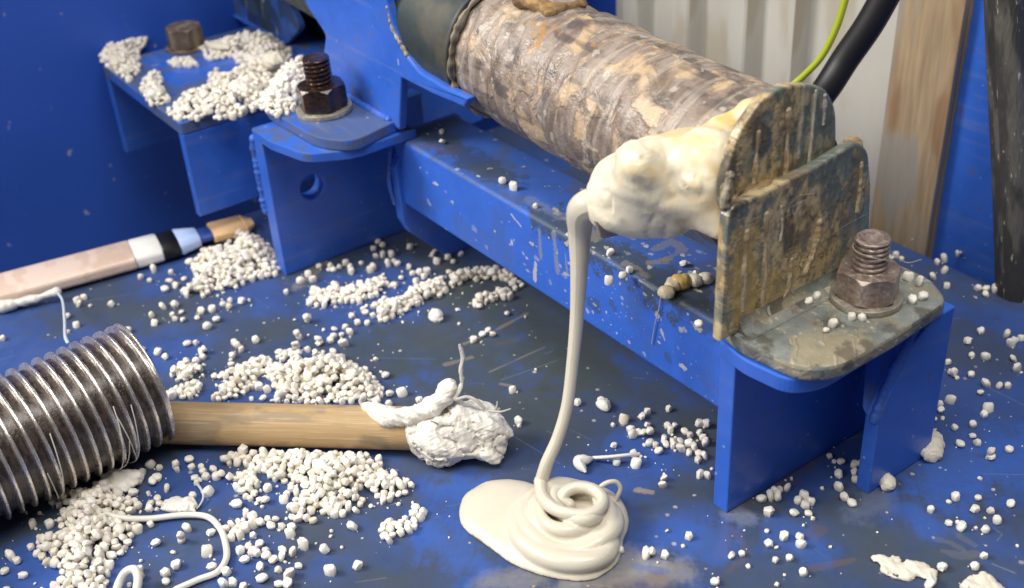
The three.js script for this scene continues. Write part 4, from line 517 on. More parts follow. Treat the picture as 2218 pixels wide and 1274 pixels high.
// ------------------------------------------------------------------ striped handle at the bench edge
{
  const t = thing('scraper_handle', 'pale handle with white, black and blue bands lying along the bench edge', 'handle');
  const a = at(-120, 660, 0.0054), b = at(546, 481, 0.0054), dir = b.clone().sub(a), L = dir.length(); dir.normalize(); const side = V(0, 1, 0).cross(dir).normalize(), up = dir.clone().cross(side).normalize();
  const tOf = (px) => { let lo = 0, hi = 1; for (let k = 0; k < 40; k++) { const m = (lo + hi) / 2, p = a.clone().addScaledVector(dir, m * L), v = p.sub(CAM); (PX + F * v.dot(RGT) / v.dot(FWD)) < px ? lo = m : hi = m; } return lo; };
  const seg = (name, p0, p1, s0, s1, m, round0 = 0) => { const pos = [], idx = [], uv = [], n = 36, rows = [[tOf(p0), s0, 0.93], [tOf(p0) + 0.004, s0, 1], [tOf(p1) - 0.004, s1, 1], [tOf(p1), s1, 0.93]]; rows.forEach(([tt, s, k], i) => { for (let j = 0; j <= n; j++) { const th = j / n * Math.PI * 2, c = Math.cos(th), d = Math.sin(th), sq = Math.pow(Math.abs(c) ** 3 + Math.abs(d) ** 3, -1 / 3), p = a.clone().addScaledVector(dir, tt * L).addScaledVector(side, c * sq * 0.0125 * s * k).addScaledVector(up, d * sq * 0.0048 * s * k); pos.push(p.x, p.y, p.z); uv.push(tt * 3, j / n); } }); for (let i = 0; i < 3; i++) for (let j = 0; j < n; j++) { const q = i * (n + 1) + j, r = q + n + 1; idx.push(q, r, q + 1, r, r + 1, q + 1); } for (const e of [0, 3]) { const c = pos.length / 3, p = a.clone().addScaledVector(dir, rows[e][0] * L); pos.push(p.x, p.y, p.z); uv.push(0, 0); for (let j = 0; j < n; j++) { const q = e * (n + 1) + j; e ? idx.push(q, c, q + 1) : idx.push(q + 1, c, q); } } const g = new THREE.BufferGeometry(); g.setAttribute('position', new THREE.Float32BufferAttribute(pos, 3)); g.setAttribute('uv', new THREE.Float32BufferAttribute(uv, 2)); g.setIndex(idx); g.computeVertexNormals(); mesh(name, toCreasedNormals(g, 0.7), m, t); };
  const skin = mat(bake(256, 128, (u, v, o) => { const q = fbm(u * 7, v * 5, 4), r = fbm(u * 60, v * 40, 2); o[0] = 0.76; o[1] = 0.60; o[2] = 0.50; mix3(o, [0.60, 0.40, 0.30], 0.5 * ss(0.55, 0.72, q)); o[3] = 0.4; o[4] = r; }), 0.0001);
  seg('shaft', -120, 286, 1.06, 1.02, skin); seg('white_band', 286.5, 345, 1.01, 0.99, plas(0.84, 0.82, 0.78, 0.4)); seg('black_band', 345.5, 382, 0.97, 0.95, plas(0.008, 0.008, 0.009, 0.4)); seg('blue_ferrule', 382.5, 428, 0.95, 0.70, plas(0.46, 0.58, 0.88, 0.3)); seg('neck', 428.5, 456, 0.52, 0.52, plas(0.03, 0.07, 0.30, 0.4)); seg('wooden_tip', 456.5, 524, 0.74, 0.72, plas(0.70, 0.45, 0.24, 0.5)); seg('wooden_point', 524.5, 546, 0.72, 0.36, plas(0.70, 0.45, 0.24, 0.5));
}
// white scrap and string near the handle
const WH = plas(0.74, 0.71, 0.65, 0.42);
{ const t0 = [[-30, 672, 0.003], [40, 656, 0.004], [90, 642, 0.005], [122, 632, 0.006]].map(([x, y, h]) => at(x, y, h)); tag(mesh('plastic_strip', tube(t0, 0.0026, 60, 9, t => 0.6 + 0.8 * vn(t * 9, 5), 0.6, 6), WH), 'ragged white plastic strip under the pale banded handle', 'plastic strip'); 
  tag(mesh('plastic_string', tube([[124, 634, 0.010], [134, 650, 0.014], [139, 690, 0.020], [141, 730, 0.030], [146, 742, 0.034]].map(([x, y, h]) => at(x, y, h)), 0.00085, 50, 7, t => 0.7 + 0.3 * t), plas(0.52, 0.60, 0.66, 0.35)), 'pale plastic string stretched from the handle to the screw', 'string');
  tag(mesh('plastic_strand', tube([[232, 1058, 0.004], [204, 1068, 0.006], [194, 1086, 0.006], [212, 1106, 0.006], [262, 1122, 0.0045], [320, 1124, 0.0025], [400, 1116, 0.002], [448, 1120, 0.0018], [474, 1142, 0.0016], [488, 1178, 0.0016], [489, 1212, 0.0016], [470, 1240, 0.0016], [430, 1256, 0.0016], [380, 1278, 0.0016]].map(([x, y, h]) => at(x, y, h)), 0.00125, 140, 10), WH), 'white plastic strand curling over the pellet pile into a hook', 'strand');
  tag(mesh('plastic_strand', tube([[246, 1300, 0.002], [258, 1262, 0.004], [272, 1240, 0.0068], [290, 1234, 0.008], [298, 1250, 0.007], [292, 1300, 0.003]].map(([x, y, h]) => at(x, y, h)), 0.0016, 60, 10), WH), 'short thick white strand arched beside the pellet pile', 'strand');
  tag(mesh('plastic_strand', tube([[424, 1046, 0.0015], [436, 1062, 0.0022], [440, 1078, 0.002], [434, 1092, 0.0014], [426, 1102, 0.001]].map(([x, y, h]) => at(x, y, h)), 0.0006, 40, 7, t => 1 - 0.4 * t), plas(0.55, 0.58, 0.62, 0.4)), 'thin curved plastic sliver beside two pellets', 'sliver');
  const td = thing('plastic_tadpole', 'cream plastic drop with a long thin tail near the puddle', 'plastic drop'); mesh('drop', tube([[1268, 1022, 0.0012], [1254, 1000, 0.0022], [1272, 996, 0.0026], [1288, 992, 0.0016]].map(([x, y, h]) => at(x, y, h)), 0.0021, 40, 10, t => 0.3 + 0.9 * Math.sin(Math.PI * Math.min(1, t * 1.1)), 0.25, 3), WH, td); mesh('tail', tube([[1286, 992, 0.0018], [1320, 990, 0.0042], [1360, 986, 0.0048], [1384, 984, 0.004]].map(([x, y, h]) => at(x, y, h)), 0.00075, 40, 8), WH, td);
  tag(mesh('plastic_hair', tube([onZ(1432, 640, 0.0522), onZ(1428, 668, 0.0524), onZ(1420, 700, 0.0523), onZ(1412, 745, 0.0522)], 0.00022, 30, 5), WH), 'hair-thin plastic thread hanging down the front of the rail', 'thread');
  const nb = at(1876, 648, FT); const hair = []; for (let k = 0; k <= 22; k++) { const a = -2.4 + k * 0.32, r = k < 4 ? 0.0105 - k * 0.001 : 0.0064; hair.push(nb.clone().add(V(Math.cos(a) * r, 0.0135 + 0.0075 * ss(0, 12, k) - 0.003 * ss(14, 30, k), Math.sin(a) * r))); } hair.push(nb.clone().add(V(0.010, 0.017, -0.006)), nb.clone().add(V(0.0135, 0.0185, -0.009))); tag(mesh('plastic_hair', tube(hair, 0.00014, 160, 5), plas(0.5, 0.44, 0.36, 0.4)), 'hair-thin thread wound round the steel bolt on the end bracket', 'thread');
}
// torn flakes
function flake(label, px, py, y, r, seed, m = WH, flat = 0.4, stretch = 1.4, ang = 0) {
  const c = at(px, py, y + r * flat * 0.7), ca = Math.cos(ang), sa = Math.sin(ang);
  tag(mesh('plastic_flake', sdf(p => { const dx = p.x - c.x, dz = p.z - c.z, q = V(c.x + (dx * ca + dz * sa) / stretch, c.y + (p.y - c.y) / flat, c.z + (-dx * sa + dz * ca)); return (q.distanceTo(c) - r) * flat + r * 0.8 * (n3(p.x * 330 + seed, p.y * 330, p.z * 330) - 0.5); }, c.clone().addScalar(-r * 1.9), c.clone().addScalar(r * 1.9), r / 9), m), label, 'plastic flake');
}
const YEL = plas(0.66, 0.56, 0.38, 0.45), CR = plas(0.72, 0.66, 0.55, 0.45);
flake('ragged cream flake at the foot of the slant-cut flange', 1922, 1044, 0, 0.0036, 1, CR, 0.8, 1.3, 0.6); flake('tall yellowish flake lying behind the near post', 2016, 962, 0, 0.0052, 2, CR, 0.7, 1.8, 0.9);
flake('flattened cream splat with streaks on the worn bench', 1955, 1232, 0, 0.0058, 3, CR, 0.22, 1.6, -0.5); flake('cream splat with a dark mark at the bench front', 2134, 1266, 0, 0.0046, 4, CR, 0.35, 1.3, -0.4);
flake('flat cream chip beside the curling white strand', 389, 1096, 0, 0.0045, 5, WH, 0.45, 1.4, -0.8); flake('curled cream flake on the dark patch near the rail', 944, 684, 0, 0.0034, 6, WH, 0.9, 1.2, 0.3); flake('crumbly white flake beside the wad of plastic', 1306, 876, 0, 0.0032, 7, WH, 0.8, 1.3, 0.2);
flake('fluffy white shred at the edge of the pile under the screw', 258, 1040, 0, 0.0058, 8, WH, 0.5, 1.6, -0.7);
for (const [k, [x, y, r, yel]] of [[1443, 634, 0.0029, 1], [1458, 616, 0.0031, 1], [1476, 610, 0.0036, 2], [1490, 606, 0.0027, 0], [1506, 608, 0.0029, 0], [1530, 603, 0.0028, 0]].entries()) flake(['yellowed plastic crumb ending the row on the rail', 'large yellowed crumb second in the row on the rail', 'deep yellow lump in the row on the rail', 'small cream crumb beside the deep yellow lump', 'cream crumb in the row on the rail', 'cream crumb touching the end bracket'][k], x, y, BT, r, 20 + k, yel === 2 ? plas(0.68, 0.46, 0.16, 0.4) : yel ? YEL : CR, 0.85, 1.15, k);

// ------------------------------------------------------------------ pellets
const pr = rng(2024);
const pelletGeo = []; for (let k = 0; k < 12; k++) {             // short cut lengths of strand: chamfered, dented, no two cuts alike
  const n = [8, 7, 6, 9, 7, 5, 8, 6, 7, 9, 5, 8][k], hh = [0.85, 0.75, 0.9, 0.5, 1.15, 0.85, 1.05, 0.6, 1.2, 0.55, 0.8, 1.2][k], ex = [1, 0.92, 1.05, 1.1, 0.8, 1, 0.85, 1.12, 0.85, 1.05, 1, 0.78][k], jr = rng(500 + k), pos = [], idx = []; const prof = [[0.72, -hh], [1, -hh * 0.62], [1, hh * 0.62], [0.74, hh]], tx = (jr() - 0.5) * 0.5, tz = (jr() - 0.5) * 0.5;
  prof.forEach(([rr, y], i) => { for (let a = 0; a < n; a++) { const th = (a + 0.35 * (jr() - 0.5)) / n * Math.PI * 2, q = rr * (1 + 0.2 * (jr() - 0.5)); const x = Math.cos(th) * q * ex, z = Math.sin(th) * q / ex; pos.push(x, y * (1 + 0.15 * (jr() - 0.5)) + (i > 1 ? x * tx : z * tz) * 0.5, z); } });
  for (let i = 0; i < 3; i++) for (let a = 0; a < n; a++) { const b = (a + 1) % n, p = i * n + a, q = i * n + b; idx.push(p, p + n, q, q, p + n, q + n); } const c0 = pos.length / 3; pos.push(0, -hh, 0, 0, hh, 0); for (let a = 0; a < n; a++) { const b = (a + 1) % n; idx.push(c0, a, b, c0 + 1, 3 * n + b, 3 * n + a); }
  let g = new THREE.BufferGeometry(); g.setAttribute('position', new THREE.Float32BufferAttribute(pos, 3)); g.setIndex(idx); g = toCreasedNormals(g, 1.0); g = mergeVertices(g, 1e-5); pelletGeo.push(g); }
const pellets = [];                                                  // x y z, radius, zone
const heights = { bench: 0, rail: BT, foot: FT, channel: BT };
const zones = {
  edge: 'white plastic pellet on the bench beside the pale banded handle', mid: 'white plastic pellet on the bench between far post and rail', behind: 'white plastic pellet heaped on the bench behind the wooden stick', front: 'white plastic pellet in the heap in front of the wooden stick', screw: 'white plastic pellet in the pile below the steel screw',
  loose: 'loose white plastic pellet between the heaps and the puddle', under: 'white plastic pellet gathered by the side plate of the near post', inside: 'white plastic pellet on the bench in and before the near post', beyond: 'white plastic pellet scattered beyond the slant-cut flange', corner: 'clean white pellet on the bare bench before the slant-cut flange', foot: 'white plastic pellet on the foot of the end bracket', rail: 'white plastic pellet on the top of the blue rail', channel: 'cream plastic pellet heaped on the far channel',
};
const inDowel = (x, z, pad) => segD(x, z, [[D0.x, D0.z], [D1.x, D1.z]]) < DR + pad;
const grid = new Map(); const gk = (x, z) => Math.floor(x / 0.005) + ',' + Math.floor(z / 0.005);
function put(x, z, ground, zone, maxH = 0.0015, r = 0) {
  r = r || 0.0015 + 0.0005 * (pr() - 0.5) + (pr() < 0.08 ? 0.0004 : 0); let y = ground + r * 0.8; const ci = Math.floor(x / 0.005), cj = Math.floor(z / 0.005);
  for (let i = ci - 1; i <= ci + 1; i++) for (let j = cj - 1; j <= cj + 1; j++) for (const o of grid.get(i + ',' + j) ?? []) { if (o.ground !== ground) continue; const d = Math.hypot(o.x - x, o.z - z), D = (o.r + r) * 0.93; if (d < D) y = Math.max(y, o.y + Math.sqrt(D * D - d * d) * 0.9); }
  if (y - ground - r * 0.82 > maxH) return false;
  const o = { x, y, z, r, zone, ground }; pellets.push(o); const k = gk(x, z); if (!grid.has(k)) grid.set(k, []); grid.get(k).push(o); return true;
}
function one(zone, ground, list) { for (const [px, py, s] of list) { const q = at(px, py + 3, ground + 0.0015); put(q.x, q.z, ground, zone, 0.004, s ? s * 0.00083 : 0.00152 + 0.0005 * (pr() - 0.5)); } }
function inside(x, z, P) { let c = false; for (let i = 0, j = P.length - 1; i < P.length; j = i++) { const [a, b] = P[i], [d, e] = P[j]; if ((b > z) !== (e > z) && x < (d - a) * (z - b) / (e - b) + a) c = !c; } return c; }
function heap(zone, ground, poly, fill, maxH, rise = 0.012, mask = 0) {
  const P = poly.map(([x, y]) => { const q = at(x, y, ground + 0.001); return [q.x, q.z]; }), xs = P.map(p => p[0]), zs = P.map(p => p[1]), x0 = Math.min(...xs), x1 = Math.max(...xs), z0 = Math.min(...zs), z1 = Math.max(...zs); let area = 0; for (let i = 0, j = P.length - 1; i < P.length; j = i++) area += (P[j][0] * P[i][1] - P[i][0] * P[j][1]) / 2; area = Math.abs(area);
  const closed = [...P, P[0]]; let want = Math.round(area / (0.0029 ** 2) * fill), tries = 0; while (want > 0 && tries++ < 30000) { const x = lerp(x0, x1, pr()), z = lerp(z0, z1, pr()); if (!inside(x, z, P)) continue; if (ground === 0 && inDowel(x, z, 0.0008)) continue; if (mask && fbm(x * 140 + 5, z * 140, 3) < mask) { continue; } const e = segD(x, z, closed); if (put(x, z, ground, zone, Math.min(maxH, e / rise * maxH * 1.2))) want--; }
}
function band(zone, ground, pts, halfPx, fill, maxH = 0.003) { const L = [], R = []; for (let i = 0; i < pts.length; i++) { const a = pts[Math.max(0, i - 1)], b = pts[Math.min(pts.length - 1, i + 1)], dx = b[0] - a[0], dy = b[1] - a[1], l = Math.hypot(dx, dy), h = halfPx * (0.7 + 0.6 * pr()); L.push([pts[i][0] - dy / l * h, pts[i][1] + dx / l * h]); R.unshift([pts[i][0] + dy / l * h, pts[i][1] - dx / l * h]); } heap(zone, ground, [...L, ...R], fill, maxH, 0.004); }
// heaps first, so that single pellets can lean on them
heap('edge', 0, [[470, 515], [520, 500], [555, 515], [585, 535], [600, 560], [605, 590], [590, 600], [560, 600], [530, 615], [500, 630], [470, 625], [440, 640], [400, 650], [385, 645], [400, 630], [420, 620], [425, 595], [410, 570], [440, 555], [440, 535], [460, 540], [495, 550], [490, 530]], 1.5, 0.008, 0.012, 0.36);
band('mid', 0, [[672, 642], [700, 650], [730, 640], [765, 640], [805, 628], [835, 608]], 15, 1.3); band('mid', 0, [[818, 682], [860, 668], [900, 645], [940, 628], [962, 618]], 16, 1.5, 0.0045); band('mid', 0, [[975, 612], [1010, 600], [1040, 594], [1075, 594], [1108, 602], [1124, 624]], 11, 1.2); band('mid', 0, [[1030, 660], [1050, 645], [1078, 640], [1106, 648]], 7, 1.2); band('mid', 0, [[1080, 626], [1102, 630]], 6, 1.2);
heap('behind', 0, [[460, 815], [510, 800], [530, 785], [560, 775], [585, 780], [590, 795], [560, 810], [560, 825], [545, 840], [520, 855], [500, 866], [460, 866], [475, 840], [500, 830], [495, 820]], 1.3, 0.005, 0.01);
heap('behind', 0, [[580, 800], [600, 790], [640, 800], [680, 790], [710, 780], [740, 775], [770, 795], [800, 810], [820, 830], [832, 850], [812, 872], [780, 872], [600, 872], [600, 845], [580, 825]], 2.6, 0.012, 0.016);
heap('behind', 0, [[600, 760], [650, 764], [646, 780], [630, 790], [606, 780]], 1.3, 0.004); heap('behind', 0, [[385, 790], [410, 788], [435, 800], [420, 815], [400, 822], [372, 812]], 1.2, 0.004); heap('behind', 0, [[405, 840], [425, 828], [440, 838], [420, 858], [365, 864], [358, 850], [378, 838]], 1.2, 0.004);
heap('front', 0, [[515, 968], [560, 972], [640, 970], [700, 973], [760, 978], [810, 983], [825, 1000], [830, 1025], [850, 1020], [870, 1038], [900, 1045], [890, 1062], [860, 1078], [830, 1085], [790, 1080], [785, 1092], [780, 1110], [750, 1100], [740, 1120], [720, 1116], [690, 1110], [680, 1130], [640, 1135], [620, 1110], [632, 1088], [640, 1060], [600, 1040], [570, 1030], [540, 1012], [500, 1006], [488, 996]], 2.0, 0.0085, 0.02, 0.31);
heap('front', 0, [[510, 1030], [545, 1020], [562, 1045], [552, 1078], [535, 1082], [513, 1060]], 1.6, 0.005); heap('front', 0, [[485, 1145], [512, 1128], [535, 1145], [530, 1160], [500, 1166]], 1.4, 0.004); heap('loose', 0, [[832, 1128], [858, 1132], [880, 1122], [900, 1100], [922, 1112], [905, 1135], [880, 1156], [855, 1164], [842, 1176], [822, 1168]], 1.4, 0.0045);
heap('screw', 0, [[99, 1084], [138, 1068], [171, 1063], [198, 1063], [231, 1035], [277, 1030], [258, 1056], [272, 1077], [302, 1095], [277, 1118], [302, 1146], [277, 1181], [238, 1220], [231, 1290], [115, 1290], [125, 1238], [92, 1211], [62, 1185], [92, 1158], [134, 1155], [129, 1128], [148, 1091], [115, 1100]], 2.1, 0.010, 0.018, 0.25);
heap('channel', BT, [[213, 128], [244, 92], [264, 108], [314, 79], [319, 92], [297, 110], [301, 152], [277, 176], [250, 156]], 1.7, 0.006, 0.008, 0.3); heap('channel', BT, [[330, 156], [347, 161], [349, 191], [371, 222], [325, 227], [303, 187]], 1.7, 0.006, 0.008, 0.3); heap('channel', BT, [[362, 136], [407, 126], [428, 143], [400, 146]], 1.2, 0.003);
heap('channel', BT, [[358, 240], [370, 232], [400, 205], [440, 195], [455, 165], [470, 150], [490, 165], [522, 150], [505, 120], [450, 130], [430, 102], [470, 96], [520, 84], [560, 78], [600, 86], [630, 110], [600, 170], [575, 215], [550, 240], [520, 250], [470, 258], [420, 256], [380, 258]], 1.5, 0.0055, 0.012, 0.36);
heap('channel', BT, [[455, 110], [520, 84], [600, 84], [630, 120], [560, 200], [520, 200], [525, 130]], 1.0, 0.0075, 0.012, 0.3);
heap('channel', SY, [[556, 228], [580, 190], [610, 150], [650, 122], [690, 150], [664, 190], [640, 210], [636, 240], [600, 252]], 1.5, 0.006, 0.012, 0.3);
flake('ragged cream clump on the corner of the far channel', 252, 130, BT + 0.003, 0.0045, 41, CR, 0.7, 1.6, 0.4); flake('cream clump among pellets beside the tan bolt head', 470, 100, BT + 0.003, 0.0046, 42, CR, 0.6, 1.7, -0.6); flake('pale clump in the middle of the far channel pellets', 520, 190, BT + 0.003, 0.0052, 43, WH, 0.6, 1.7, -0.3); flake('pale clump leaning against the saddle foot', 590, 130, BT + 0.006, 0.0056, 44, CR, 0.8, 1.3, 0.2); flake('small pale clump near the front lip of the far channel', 336, 200, BT + 0.002, 0.0042, 45, WH, 0.7, 1.6, 0.9);
one('edge', 0, [[369, 585], [332, 580, 2.3], [323, 603], [367, 604], [397, 599], [379, 614], [356, 623, 2.4], [303, 596], [476, 545], [352, 660], [378, 656, 2.2], [392, 671], [372, 677], [327, 678], [333, 695], [378, 687], [395, 688], [426, 684], [468, 688, 2.3], [448, 704, 2.4], [522, 649, 2.3], [619, 628], [435, 670], [459, 666, 2.2], [482, 655], [497, 646], [495, 660], [4, 729], [240, 655], [166, 647], [180, 640], [170, 655], [164, 700], [276, 712], [145, 680]]);
one('mid', 0, [[665, 690], [650, 605, 2.3], [677, 602], [667, 590], [690, 572], [914, 507], [887, 531, 2.2], [932, 492], [944, 499], [957, 524], [941, 539], [937, 547], [946, 562], [970, 539], [981, 531], [998, 546], [970, 553], [981, 562], [972, 584], [818, 519], [828, 527], [808, 535], [814, 551], [828, 548], [847, 547], [852, 562], [861, 567], [840, 567], [782, 565], [808, 574], [802, 581], [715, 572], [722, 581], [711, 579], [734, 574], [748, 565], [758, 574], [760, 584], [886, 574], [893, 588], [908, 586], [925, 584], [918, 595], [901, 607], [868, 597], [853, 614], [779, 610], [798, 612], [726, 617, 2.4], [1098, 674], [952, 688], [1026, 732], [1045, 720], [1057, 711], [1067, 720], [761, 680], [786, 666], [791, 673], [807, 680], [812, 659], [824, 650], [833, 647], [774, 695], [795, 695], [835, 692], [833, 685]]);
one('behind', 0, [[747, 704], [757, 715], [724, 708], [721, 725], [739, 720], [715, 734], [691, 739, 2.3], [744, 741, 2.3], [721, 757], [685, 767], [666, 691, 2.2], [647, 725], [642, 748], [649, 767], [666, 753], [307, 751], [305, 768], [341, 759, 2.2], [357, 769], [405, 740], [423, 738], [434, 759], [443, 758], [439, 769], [424, 778], [506, 737], [513, 744], [522, 753], [502, 767], [500, 784], [553, 733, 2.2], [644, 726], [640, 749], [690, 740], [684, 768], [378, 806, 2.3], [405, 789], [412, 806], [403, 815], [432, 800], [560, 835, 2.3], [578, 840], [569, 858], [657, 791], [663, 780], [835, 809, 2.3], [844, 849, 2.2], [870, 848, 2.2], [909, 864, 2.2], [820, 869], [842, 870], [1110, 841], [1123, 909, 2.1]]);
one('screw', 0, [[69, 1131], [106, 1132, 2.2], [23, 1202, 2.3], [35, 1211], [9, 1233], [48, 1243, 2], [288, 1064, 2.3], [325, 1003], [344, 1009], [307, 1020], [295, 1034], [381, 1011], [339, 1031, 2.2], [330, 1042], [360, 1054], [325, 1086], [323, 1098], [340, 1075], [344, 1086], [325, 1132], [337, 1172], [392, 1165], [381, 1221, 2.2], [358, 1238, 2.2], [358, 1255], [300, 1232], [302, 1245], [12, 1272]]);
one('front', 0, [[409, 992, 2.2], [382, 1011], [414, 1007], [435, 1007], [439, 1017], [461, 1012], [446, 1029, 2.1], [468, 1029, 2.1], [421, 1031], [480, 1029], [498, 1036], [425, 1041, 1.5], [416, 1070], [451, 1062, 2.2], [488, 998], [512, 1089, 2.4], [532, 1109], [404, 1140], [393, 1167], [456, 1150], [448, 1192, 2.2], [458, 1224, 2.1], [490, 1235], [483, 1261, 2.1], [503, 1259, 2.1], [526, 1267], [567, 1250, 2.4], [563, 1224], [602, 1230], [646, 1221], [657, 1177, 2.3], [633, 1192], [611, 1187], [609, 1202], [591, 1209, 2.1], [577, 1204], [574, 1189], [562, 1174], [537, 1179], [520, 1189], [530, 1209, 2.2], [547, 1192], [557, 1199], [626, 1241, 2.2], [604, 1261], [623, 1261, 2.2], [547, 1156], [549, 1130, 2.1], [564, 1132], [579, 1120], [596, 1120], [586, 1135], [609, 1137], [547, 1120], [631, 1137, 2.1], [628, 1152], [562, 1078], [574, 1081], [579, 1054], [586, 1031], [621, 1066], [631, 1061], [614, 1078], [606, 1036]]);
one('loose', 0, [[830, 1003], [895, 1052], [854, 1081], [763, 1137, 2.1], [805, 1120], [814, 1130], [702, 1187, 2.1], [715, 1234, 2.2], [774, 1222, 2.1], [769, 1259], [830, 1267], [879, 1234], [889, 1224], [899, 1256], [894, 1268], [854, 1246], [857, 1261], [846, 1231], [833, 1222], [830, 1209], [822, 1194], [852, 1201], [830, 1179], [852, 1172], [825, 1162], [922, 1096], [965, 1120], [950, 1135], [999, 1049], [1052, 1241], [695, 1189], [1030, 1097, 1.5], [690, 1210], [1240, 1172, 0.1]].filter(q => (q[2] ?? 1) > 1));
one('under', 0, [[1251, 868], [1312, 866], [1352, 905, 2.1], [1391, 898], [1403, 887], [1449, 881], [1403, 916], [1367, 926], [1370, 938], [1384, 932], [1394, 937], [1408, 930], [1408, 938], [1407, 956], [1330, 960], [1372, 979], [1336, 997], [1378, 1001, 2.2], [1446, 918], [1461, 917], [1453, 928], [1484, 931], [1495, 938], [1515, 914], [1531, 916], [1516, 933], [1524, 944], [1529, 954], [1438, 947], [1443, 959], [1458, 951], [1458, 961], [1474, 951], [1476, 968], [1493, 957], [1493, 976], [1505, 966], [1514, 978], [1512, 992], [1527, 983], [1427, 973], [1420, 965], [1517, 1024], [1533, 1026], [1439, 1032, 1.6], [1436, 1046, 1.6], [1342, 1187, 1.8], [1400, 1196, 2.1], [1413, 1198], [1440, 1199, 2], [1492, 1158]]);
one('inside', 0, [[1798, 983], [1822, 995], [1817, 1023], [1818, 1052, 2], [1852, 1003], [1866, 1005], [1853, 1019], [1854, 1035], [1830, 1073], [1846, 1086], [1650, 1077], [1706, 1053], [1690, 1056], [1678, 1061], [1669, 1071], [1685, 1075], [1665, 1106, 2.3], [1721, 1107, 2], [1741, 1070], [1729, 1080], [1757, 1082], [1745, 1091], [1752, 1107], [1699, 1158], [1666, 1174, 2], [1733, 1158], [1736, 1175], [1711, 1204], [1680, 1208], [1741, 1236, 1.9], [1608, 1195], [1585, 1199, 1.5], [1549, 1256, 1.9], [1828, 942]]);
one('corner', 0, [[2071, 1073, 2.1], [2120, 1073], [2113, 1099, 1.9], [2147, 1102], [2161, 1123, 1.9], [2017, 1099], [2056, 1128], [2083, 1137], [2136, 1143], [2191, 1087], [2133, 1200], [2042, 1225], [2113, 1223, 1.9], [2016, 1260, 2.3], [2091, 1268]]);
one('beyond', 0, [[2148, 985], [2126, 714, 2.1], [2097, 735, 2.1], [2106, 765], [2136, 769], [2181, 721, 2.1], [2199, 733], [2191, 740], [2214, 728], [2197, 773], [2204, 794, 2.1], [2055, 780], [2060, 801], [2067, 807], [2105, 807], [2137, 828, 2.1], [2125, 845], [2165, 831], [2184, 831], [2060, 863], [2037, 872], [2039, 884], [2024, 902], [2141, 881, 2.2], [2133, 894], [2109, 915], [2108, 939], [2081, 958, 2.2], [2069, 922], [2118, 955], [2187, 970], [2145, 984], [2046, 557, 2.2], [2031, 563], [2047, 581], [2022, 595], [2052, 615], [2119, 621, 2.2], [2137, 621, 2.1], [2156, 623, 2.2], [2136, 633], [2075, 545, 1.5], [1926, 552], [1941, 548], [1954, 556]]);
one('foot', FT, [[1797, 590, 1.8], [1781, 602, 1.8], [1770, 619, 1.8], [1748, 631, 1.8], [1731, 637, 1.7], [1711, 642, 1.8], [1698, 655, 1.7], [1753, 647, 1.7], [1770, 637, 1.7], [1805, 696, 1.9], [1846, 681, 1.7], [1869, 683, 1.7], [1791, 708, 1.4], [1646, 686, 1.6], [1968, 595, 2], [1992, 606, 1.9], [1978, 645, 1.9], [2000, 637, 2]]);
one('rail', BT, [[1088, 388, 2], [1112, 401, 2.2], [1481, 566, 1.9], [1319, 603, 1.8], [1514, 697, 1.8], [1350, 591, 1.8], [1364, 579, 1.7], [1322, 542, 1.6], [958, 302, 1.9], [956, 280, 1.5], [1160, 440, 1.3], [1507, 588, 1.7]]);
// fine crumbs and shavings lying about
const crumbs = []; { const cr = rng(4242), near0 = pellets.filter(o => o.y - o.ground < 0.003); for (let k = 0; k < 2200; k++) { const b = near0[(cr() * near0.length) | 0], a = cr() * 6.28, d = 0.002 + 0.022 * cr() ** 2, x = b.x + Math.cos(a) * d, z = b.z + Math.sin(a) * d, r = 0.0002 + 0.0008 * cr() ** 3; if (b.ground !== 0 || x < -0.355 || inDowel(x, z, 0.001)) continue; crumbs.push({ x, y: r * 0.6, z, r, ground: 0 }); } }
// the 300 that show largest become things, the rest one mass
const near = (o) => o.r / V(o.x, o.y, o.z).sub(CAM).dot(FWD); const groundRest = (o) => o.y - o.ground;
for (const o of pellets) { let cover = 0; const ci = Math.floor(o.x / 0.005), cj = Math.floor(o.z / 0.005); for (let i = ci - 1; i <= ci + 1; i++) for (let j = cj - 1; j <= cj + 1; j++) for (const q of grid.get(i + ',' + j) ?? []) if (q !== o && q.y > o.y + 0.0008 && Math.hypot(q.x - o.x, q.z - o.z) < 0.0034) cover++; const v = V(o.x, o.y, o.z).sub(CAM), dd = v.dot(FWD), px = PX + F * v.dot(RGT) / dd, py = PY - F * v.dot(UPV) / dd; const inF = px > 8 && px < 2210 && py > 8 && py < 1266; o.score = inF ? near(o) * (1 - 0.3 * Math.min(2, cover)) : -1; }
pellets.sort((a, b) => b.score - a.score);
const eu = new THREE.Euler(), qq = new THREE.Quaternion(), m4 = new THREE.Matrix4();
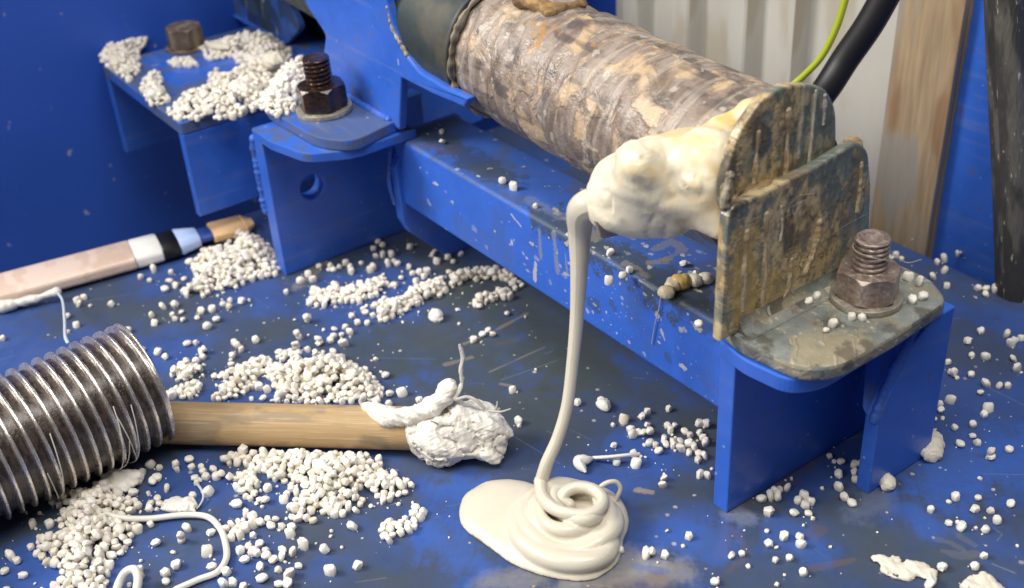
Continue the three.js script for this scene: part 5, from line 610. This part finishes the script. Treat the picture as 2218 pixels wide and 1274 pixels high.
const rest = []; pellets.forEach((o, k) => {
  const g = (pr() * 12) | 0, q = new THREE.Quaternion().setFromEuler(eu.set((pr() - 0.5) * (groundRest(o) > 0.0025 ? 3 : 0.5), pr() * 6.28, (pr() - 0.5) * (groundRest(o) > 0.0025 ? 3 : 0.8))), s = o.r * (0.98 + 0.1 * pr()), mi = pr() < 0.07 ? 3 : (pr() * 3) | 0;
  if (k < 300 && o.score > 0) { const m = mesh('plastic_pellet', pelletGeo[g], M.pellet[mi]); m.position.set(o.x, o.y, o.z); m.quaternion.copy(q); m.scale.setScalar(s); const shape = mi === 3 ? 'yellowish' : ['rounded', 'blocky', 'blocky', 'flat', 'long', 'angular', 'long', 'flat', 'long', 'flat', 'angular', 'long'][g]; tag(m, zones[o.zone].replace(/(white |cream )/, `${shape} $1`), 'pellet', 'pellets: ' + zones[o.zone].replace(/^.*?pellets? ?/, '')); }
  else rest.push([o, q, s, g]);
});
{ const cq = rng(99); for (const o of crumbs) rest.push([o, new THREE.Quaternion().setFromEuler(eu.set(cq() * 6, cq() * 6, cq() * 6)), o.r, (cq() * 12) | 0]); }
{ // joined into one mesh, each with its own shape and shade
  let nv = 0, ni = 0; for (const r of rest) { nv += pelletGeo[r[3]].attributes.position.count; ni += pelletGeo[r[3]].index.count; } const P = new Float32Array(nv * 3), N = new Float32Array(nv * 3), C = new Float32Array(nv * 3), I = new Uint32Array(ni); let v = 0, w = 0; const q = V(), nq = V();
  rest.forEach(([o, rot, s, gi], k) => { const g = pelletGeo[gi], p = g.attributes.position, n = g.attributes.normal, f = 0.9 + 0.12 * vn(k * 2.3, 4), cr = [0.86 * f, 0.815 * f * (0.99 - 0.02 * vn(k, 1)), 0.74 * f * (1 - 0.1 * vn(k * 1.9, 6))]; for (let i = 0; i < p.count; i++) { q.fromBufferAttribute(p, i).multiplyScalar(s).applyQuaternion(rot); nq.fromBufferAttribute(n, i).applyQuaternion(rot); P.set([q.x + o.x, q.y + o.y, q.z + o.z], (v + i) * 3); N.set([nq.x, nq.y, nq.z], (v + i) * 3); C.set(cr, (v + i) * 3); } for (let i = 0; i < g.index.count; i++) I[w + i] = g.index.getX(i) + v; v += p.count; w += g.index.count; });
  const g = new THREE.BufferGeometry(); g.setAttribute('position', new THREE.BufferAttribute(P, 3)); g.setAttribute('normal', new THREE.BufferAttribute(N, 3)); g.setAttribute('color', new THREE.BufferAttribute(C, 3)); g.setIndex(new THREE.BufferAttribute(I, 1));
  const im = mesh('plastic_pellets', g, new THREE.MeshPhysicalMaterial({ vertexColors: true, roughness: 0.5 })); im.userData = { kind: 'stuff', label: 'mass of small white plastic pellets filling the heaps', category: 'pellets' }; }
console.log('pellets', pellets.length, 'rest', rest.length);
scene.traverse(o => { if (o.isMesh) { o.castShadow = true; o.receiveShadow = true; } });
renderer.render(scene, camera);
